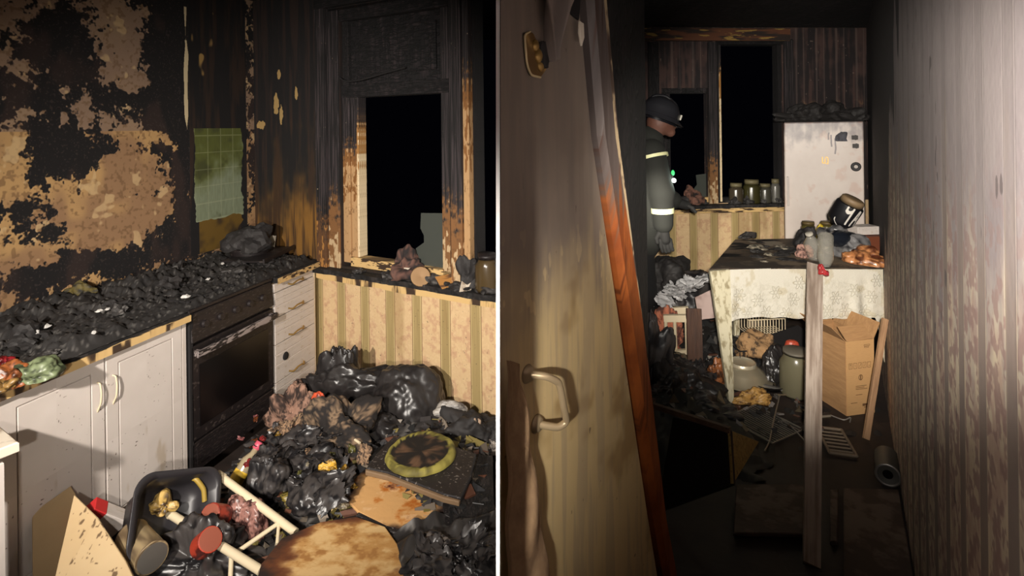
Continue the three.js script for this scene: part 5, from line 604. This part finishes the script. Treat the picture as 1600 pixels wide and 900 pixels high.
{ // metal bowl upside down on a rack
  const b = thing('metal_bowl', 'upturned shiny metal bowl with a pale rim under the table', 'bowl', onY(1174, 608, 0.02).add(V(0, 0, -0.13))), R = 0.15; part('bowl', lathe([[R * 1.15, 0.0], [R * 1.18, 0.006], [R, 0.014], [R * 0.86, 0.06], [R * 0.6, 0.09], [R * 0.56, 0.096], [0, 0.1]], 40), M(0xb8ac92, 0.3, { metalness: 0.55 }), b); part('foot', lathe([[R * 0.56, 0.094], [R * 0.55, 0.116], [R * 0.48, 0.116], [R * 0.46, 0.104], [0, 0.104]], 36), M(0xd8ccb2, 0.35, { metalness: 0.5 }), b, 'pale raised foot ring');
  const p = thing('frying_pan', 'dark frying pan with a long pale handle right of the bowl', 'pan', onY(1214, 616, 0.01).add(V(0, 0, -0.12))); part('pan', lathe([[0, 0], [0.1, 0], [0.13, 0.035], [0.126, 0.035], [0.098, 0.006], [0, 0.006]], 36), mBlackEnamel, p); part('handle', bar(V(-0.12, 0.03, 0.02), V(0.14, 0.022, 0.17), 0.022, 0.01, V(0, 0, 1)), mSteel, p, 'pale metal handle');
  const j = thing('glass_jar', 'large clouded glass jar under the table behind the plank', 'jar', onY(1257, 628, 0.0).add(V(0, 0, -0.09))); part('glass', lathe([[0, 0], [0.085, 0], [0.095, 0.02], [0.095, 0.2], [0.07, 0.235], [0.07, 0.25], [0, 0.25]], 30), M(0x6a6550, 0.25), j); part('lid', lathe([[0, 0.275], [0.074, 0.275], [0.076, 0.25], [0, 0.25]], 26), M(0x6e685c, 0.5), j);
}
{ // wire dish rack and floor grates
  const rack = (name, label, cat, pos, ry, w, d, h, n, mat, r = 0.003) => { const g = []; for (let i = 0; i <= n; i++) { const x = -w / 2 + w * i / n; g.push(rod(V(x, h, -d / 2), V(x, 0, -d / 2), r, r, 6), rod(V(x, 0, -d / 2), V(x, 0, d / 2), r, r, 6), rod(V(x, 0, d / 2), V(x, h, d / 2), r, r, 6)); } const t = thing(name, label, cat, pos, ry); part('wires', g, mat, t); part('rim', [rod(V(-w / 2, h, -d / 2), V(w / 2, h, -d / 2), r * 1.5), rod(V(-w / 2, h, d / 2), V(w / 2, h, d / 2), r * 1.5), rod(V(-w / 2, h, -d / 2), V(-w / 2, h, d / 2), r * 1.5), rod(V(w / 2, h, -d / 2), V(w / 2, h, d / 2), r * 1.5)], mat, t); return t; };
  rack('dish_rack', 'dark wire dish rack under the table behind the bowl', 'rack', onY(1180, 556, 0.1), 0.1, 0.3, 0.16, 0.07, 12, mDark); rack('wire_basket', 'cream wire basket hanging far back under the table', 'basket', onY(1190, 516, 0.22), 0.1, 0.26, 0.14, 0.1, 12, mCreamPlastic); rack('oven_grate', 'dark oven grate lying on the floor in front of the bowl', 'grate', onY(1192, 662, 0.01), 0.5, 0.26, 0.3, 0.004, 14, mSteel, 0.0028); rack('floor_grate', 'small pale grate lying on the floor in front of the carton', 'grate', onY(1306, 690, 0.01), 1.3, 0.24, 0.12, 0.004, 7, M(0x7a6a58, 0.6), 0.005);
  const wire = (label, pts, r = 0.004, mat = mSteel) => solo('bent_wire', tube(pts.map((q) => onY(...q)), r, 30, 6), mat, label, 'wire'); wire('bent pale wire with a hooked top on the floor left of the plank', [[1195, 704, 0.012], [1202, 690, 0.012], [1208, 660, 0.03], [1217, 622, 0.05], [1212, 616, 0.05]]); wire('thin straight wire slanting from the plank to the left', [[1222, 656, 0.02], [1236, 666, 0.02], [1262, 694, 0.012]]); wire('thin wire lying between the plank and the carton', [[1288, 645, 0.02], [1318, 656, 0.015], [1329, 652, 0.03], [1328, 660, 0.012]]);
  solo('dark_board', bx(0.34, 0.02, 0.22, 0, 0, 0, 0.003).rotateX(0.25).rotateZ(0.2), mDark, 'flat dark board propped under the middle of the table', 'board', onY(1232, 536, 0.2), 0.2); solo('dark_board', bx(0.22, 0.16, 0.02, 0, 0.08, 0, 0.003).rotateX(-0.2), M(0x241c1c, 0.7), 'upright dark box panel under the table beside the red-brown thing', 'board', onY(1232, 576, 0.04), 0.35);
}
{ // overturned drawer: dark inside, pale wooden side
  const A = at(1022, 634, 2.5), B = at(1141, 672, 2.26), C = at(1146, 756, 2.12), Dd = at(1026, 800, 2.32), E = at(1186, 690, 2.5), o = B.clone().setY(0.06), s = thing('overturned_drawer', 'overturned dark drawer with a light edge and yellowish side panel', 'drawer', o);
  const add = (n, P, t, m, l) => { const q = slab(P, t, 0.002); q.geo.translate(q.o.x - o.x, q.o.y - o.y, q.o.z - o.z); return part(n, q.geo, m, s, l); };
  add('front_panel', [Dd, C, B, A], 0.015, M(0x2b2220, 0.7)); add('side_panel', [C, E, B], 0.012, MT(tex(256, 256, (u, v) => { const q = fbm(u * 60, v * 60, 4, 3), e = sst(0.66, 0.74, fbm(u * 150, v * 150, 3, 5)); return [...mix3(mix3(rgb(190, 160, 92), rgb(150, 122, 66), q), rgb(70, 50, 30), e * 0.7), q]; }, true), 0.75, 0.001), 'yellowish chipboard side'); part('top_edge', bar(A.clone().sub(o), B.clone().sub(o), 0.022, 0.02, V(0, 1, 0)), MT(tex(64, 256, (u, v) => { const q = fbm(u * 5, v * 30, 4, 3); return [...mix3(rgb(122, 92, 66), rgb(70, 50, 38), q), q]; }, true), 0.7, 0.001), s, 'light brown wooden edge');
}
{ const a = onY(1385, 712, 0.05), b = onY(1387, 738, 0.05), c = thing('spray_can', 'dull metal can lying on the floor against the papered wall', 'can', a), g = (p, n = 26) => lathe(p, n).applyQuaternion(new THREE.Quaternion().setFromUnitVectors(V(0, 1, 0), b.clone().sub(a).normalize())), L = 0.17; part('body', g([[0, 0], [0.045, 0], [0.05, 0.006], [0.05, L], [0.046, L + 0.005], [0.044, L + 0.002], [0, L - 0.006]]), M(0x55524c, 0.5, { metalness: 0.4 }), c); part('rim', g([[0.05, L], [0.052, L + 0.006], [0.044, L + 0.008], [0.042, L + 0.002]]), mSteel, c); part('dark_disc', g([[0, L - 0.003], [0.03, L - 0.002]]), mGlassBlack, c); }  // black disc on the closed end paints the shade inside an open can
for (const [l, pts, y] of [['broad brown floor panel lying in front of the overturned drawer', [[1146, 832], [1150, 756], [1262, 756], [1260, 834]], 0.03], ['dark dusty board on the floor right of the plank foot', [[1318, 905], [1318, 762], [1404, 764], [1428, 905]], 0.03], ['narrow grey strip on the floor beside the plank foot', [[1297, 846], [1297, 764], [1310, 764], [1309, 846]], 0.02]]) { const o = onY(...pts[0], 0); const t = thing('floor_board', l, 'board', o); plate('board', pts, y, 0.018, MT(tex(256, 256, (u, v) => { const q = fbm(u * 7, v * 7, 5, 3); return [...mix3(rgb(70, 54, 46), rgb(104, 86, 74), sst(0.4, 0.65, q)), q]; }, true), 0.75, 0.003), t, o); }
// ---- firefighter by the window
function sdfMesh(bones, c, size, res, mat, k = 0.03) {
  const mc = new MarchingCubes(res, mat, false, false, 60000); mc.isolation = 0; const h = size / 2;
  const B = bones.map(([a, b, r0, r1]) => { const d = b.clone().sub(a); return [a, d, d.lengthSq() || 1e-9, r0, r1]; }), P = V(), Q = V();
  for (let z = 0, i = 0; z < res; z++) for (let y = 0; y < res; y++) for (let x = 0; x < res; x++, i++) {
    P.set((x - res / 2) / (res / 2) * h, (y - res / 2) / (res / 2) * h, (z - res / 2) / (res / 2) * h).add(c); let d = 9;
    for (const [a, v, l2, r0, r1] of B) { Q.copy(P).sub(a); const t = clamp(Q.dot(v) / l2); const e = Q.addScaledVector(v, -t).length() - mix(r0, r1, t); if (d > 8) d = e; else { const hh = clamp(0.5 + 0.5 * (d - e) / k); d = mix(d, e, hh) - k * hh * (1 - hh); } }
    mc.field[i] = -d;
  }
  mc.update(); const g = new THREE.BufferGeometry(), n = mc.count; g.setAttribute('position', new THREE.BufferAttribute(mc.positionArray.slice(0, n * 3), 3)); g.setAttribute('normal', new THREE.BufferAttribute(mc.normalArray.slice(0, n * 3), 3)); g.scale(h, h, h).translate(c.x, c.y, c.z); g.deleteAttribute('normal'); const gm = mergeVertices(g, 1e-4); gm.computeVertexNormals(); return gm;
}
{
  const p = thing('person', 'firefighter in dark helmet and jacket with reflective bands, bending by the window', 'person', V(0.92, 0, -3.95), 0);
  const skin = M(0x5e3c30, 0.6), coat = M(0x1a1b17, 0.9), coatDark = M(0x0c0c0e, 0.9), band = M(0xd8d8b4, 0.35), glove = M(0x161514, 0.85);
  const hip = V(-0.05, 0.98, 0), chest = V(0.0, 1.36, 0), neck = V(0.08, 1.53, 0), head = V(0.15, 1.68, 0.0);
  // body: head, neck, trunk, arms with hands, legs: one surface
  const nearSh = V(0.04, 1.47, 0.2), nearEl = V(0.09, 1.2, 0.26), nearWr = V(0.1, 0.96, 0.26), farSh = V(0.04, 1.47, -0.2), farEl = V(0.14, 1.2, -0.2), farWr = V(0.3, 1.08, -0.12);
  const bones = [[hip, chest, 0.15, 0.17], [chest, neck, 0.14, 0.065], [neck, head, 0.055, 0.06], [head, head.clone().add(V(0.012, 0.02, 0)), 0.09, 0.1], [head.clone().add(V(0.06, -0.05, 0)), head.clone().add(V(0.08, -0.075, 0)), 0.05, 0.035], [head.clone().add(V(0.105, 0.0, 0)), head.clone().add(V(0.122, -0.03, 0)), 0.008, 0.014], [nearSh, nearEl, 0.055, 0.042], [nearEl, nearWr, 0.042, 0.03], [farSh, farEl, 0.055, 0.042], [farEl, farWr, 0.042, 0.03], [hip.clone().add(V(0, -0.02, 0.09)), V(-0.02, 0.5, 0.12), 0.085, 0.06], [V(-0.02, 0.5, 0.12), V(-0.06, 0.1, 0.12), 0.055, 0.04], [V(-0.06, 0.06, 0.12), V(0.1, 0.05, 0.13), 0.045, 0.035], [hip.clone().add(V(0, -0.02, -0.09)), V(0.04, 0.5, -0.12), 0.085, 0.06], [V(0.04, 0.5, -0.12), V(0.0, 0.1, -0.12), 0.055, 0.04], [V(0.0, 0.06, -0.12), V(0.16, 0.05, -0.13), 0.045, 0.035]];
  part('body', sdfMesh(bones, V(0.05, 0.95, 0), 2.0, 128, skin, 0.025), skin, p);
  // gloved hands: palm, four fingers, thumb
  const hand = (w, dir, side) => { const b = [], f = dir.clone().normalize(), s = side.clone().normalize(), c = V().crossVectors(f, s); b.push([w.clone(), w.clone().addScaledVector(f, 0.08), 0.036, 0.034]); for (let i = 0; i < 4; i++) { const o = (i - 1.5) * 0.023, a = w.clone().addScaledVector(f, 0.085).addScaledVector(s, o), k = a.clone().addScaledVector(f, 0.045 - Math.abs(i - 1.3) * 0.006).addScaledVector(c, 0.006), e = k.clone().addScaledVector(f, 0.03).addScaledVector(c, 0.022); b.push([a, k, 0.013, 0.012], [k, e, 0.012, 0.0105]); } const t0 = w.clone().addScaledVector(f, 0.03).addScaledVector(s, -0.032), t1 = t0.clone().addScaledVector(f, 0.035).addScaledVector(s, -0.025); b.push([t0, t1, 0.016, 0.014], [t1, t1.clone().addScaledVector(f, 0.028).addScaledVector(c, 0.01), 0.014, 0.012]); return sdfMesh(b, w.clone().addScaledVector(f, 0.07), 0.34, 84, glove, 0.008); };
  part('glove', hand(nearWr, V(0.12, -1, 0), V(1, 0.1, 0)), glove, p); part('glove', hand(farWr, V(1, -0.3, 0), V(0, 0, 1)), glove, p);
  part('jacket', sdfMesh([[hip.clone().add(V(0, -0.12, 0.05)), chest.clone().add(V(0, 0, 0.06)), 0.19, 0.19], [hip.clone().add(V(0, -0.12, -0.05)), chest.clone().add(V(0, 0, -0.06)), 0.19, 0.19], [chest, neck.clone().add(V(0, 0.03, 0)), 0.17, 0.095], [nearSh, nearEl, 0.095, 0.08], [nearEl, nearWr.clone().lerp(nearEl, 0.12), 0.08, 0.065], [farSh, farEl, 0.095, 0.08], [farEl, farWr.clone().lerp(farEl, 0.12), 0.08, 0.065]], V(0.05, 1.2, 0), 1.1, 110, coat, 0.03), coat, p);
  part('trousers', sdfMesh([[hip.clone().add(V(0, -0.06, 0.09)), V(-0.02, 0.5, 0.12), 0.12, 0.1], [V(-0.02, 0.5, 0.12), V(-0.06, 0.14, 0.12), 0.095, 0.085], [hip.clone().add(V(0, -0.06, -0.09)), V(0.04, 0.5, -0.12), 0.12, 0.1], [V(0.04, 0.5, -0.12), V(0.0, 0.14, -0.12), 0.095, 0.085]], V(0, 0.5, 0), 1.2, 90, coatDark, 0.03), coatDark, p);
  part('boots', sdfMesh([[V(-0.06, 0.18, 0.12), V(-0.06, 0.06, 0.12), 0.07, 0.06], [V(-0.06, 0.055, 0.12), V(0.12, 0.05, 0.13), 0.06, 0.05], [V(0, 0.18, -0.12), V(0, 0.06, -0.12), 0.07, 0.06], [V(0, 0.055, -0.12), V(0.18, 0.05, -0.13), 0.06, 0.05]], V(0.03, 0.15, 0), 0.6, 70, coatDark, 0.02), coatDark, p);
  const ringAt = (n, a, b, t, r, w) => { const g = new THREE.CylinderGeometry(r, r, w, 28, 1, true), d = b.clone().sub(a).normalize(); g.applyQuaternion(new THREE.Quaternion().setFromUnitVectors(V(0, 1, 0), d)); const c = a.clone().lerp(b, t); return part(n, g.translate(c.x, c.y, c.z), new THREE.MeshStandardMaterial({ color: 0xdadaa8, roughness: 0.4, side: THREE.DoubleSide }), p, 'pale reflective band'); };
  ringAt('reflective_band', nearSh, nearEl, 0.12, 0.107, 0.022); ringAt('reflective_band', nearEl, nearWr, 0.5, 0.077, 0.035); ringAt('reflective_band', farEl, farWr, 0.5, 0.077, 0.035);
  // helmet
  const hm = new THREE.Group(); hm.name = 'helmet'; hm.position.copy(head).add(V(0.0, 0.05, 0)); hm.rotation.z = -0.35; p.add(hm); part('shell', lathe([[0.0, 0.135], [0.05, 0.13], [0.1, 0.1], [0.125, 0.05], [0.132, 0.0], [0.17, -0.03], [0.165, -0.036], [0.128, -0.01], [0.11, 0.04], [0, 0.11]], 36).scale(1.1, 1, 0.95), M(0x26262a, 0.35), hm); part('ridge', tube([V(-0.14, 0.02, 0), V(-0.08, 0.12, 0), V(0, 0.145, 0), V(0.09, 0.11, 0), V(0.14, 0.02, 0)], 0.012, 24, 8), M(0x1c1c20, 0.4), hm); part('visor', lathe([[0.135, 0.0], [0.14, -0.05], [0.136, -0.05], [0.131, 0.0]], 30).scale(1.08, 1, 0.95), M(0x121216, 0.2), hm); part('badge', bx(0.012, 0.04, 0.03, 0.143, 0.03, 0.03, 0.004), M(0xb8b4a8, 0.4), hm, 'small pale badge');
  const lampPos = V(0.17, 1.31, 0.24); const lm = new THREE.Group(); lm.name = 'lamp'; lm.position.copy(lampPos); p.add(lm); tag(lm, 'small torch with a glowing white and green end'); part('torch_body', rod(V(-0.09, 0.01, 0), V(0, 0, 0.0), 0.016, 0.019), M(0x1a1a1a, 0.4), lm); part('lens', new THREE.SphereGeometry(0.016, 14, 10).translate(0.006, -0.03, 0.01), new THREE.MeshStandardMaterial({ color: 0xffffff, emissive: 0xeafff0, emissiveIntensity: 3 }), lm); part('green_light', new THREE.SphereGeometry(0.015, 12, 8).scale(0.8, 1.3, 0.8).translate(0.0, 0.022, 0.012), new THREE.MeshStandardMaterial({ color: 0x2a8a4a, emissive: 0x38d070, emissiveIntensity: 0.9 }), lm);
  const pl = new THREE.PointLight(0xeafff2, 0.05, 0, 2); pl.position.copy(p.position).add(lampPos).add(V(0.04, -0.03, 0.03)); pl.castShadow = true; scene.add(pl);
}

// ---- bodies for the unseen lamps; door, smoked paper and far paper are added fill
UNSEEN_LAMPS.forEach((t, i) => {
  const d = t.to.clone().sub(t.at).normalize(), c = thing('unseen_lamp', ['unseen lamp out of view at the left, lighting the white cabinets', 'unseen lamp beside the viewer, lighting the left kitchen', 'strong unseen lamp behind the viewer, lighting the lace table', 'small added fill lamp behind the viewer for the cream door', 'small added fill lamp behind the viewer for the smoked wallpaper', 'added fill lamp behind the black return wall for the far wallpaper'][i], 'torch', t.at.clone().addScaledVector(d, -0.03));
  const g = (p) => lathe(p, 20).applyQuaternion(new THREE.Quaternion().setFromUnitVectors(V(0, 1, 0), d)); part('body', g([[0, -0.15], [0.016, -0.15], [0.016, -0.04], [0.026, -0.01], [0.027, 0.0], [0, -0.005]]), M(0x1c1c1e, 0.4), c); part('lens', g([[0, 0.004], [0.023, 0.003], [0.023, 0]]), new THREE.MeshStandardMaterial({ color: 0xffffff, emissive: new THREE.Color().setRGB(...t.c), emissiveIntensity: 2 }), c);
});
renderer.render(scene, camera);
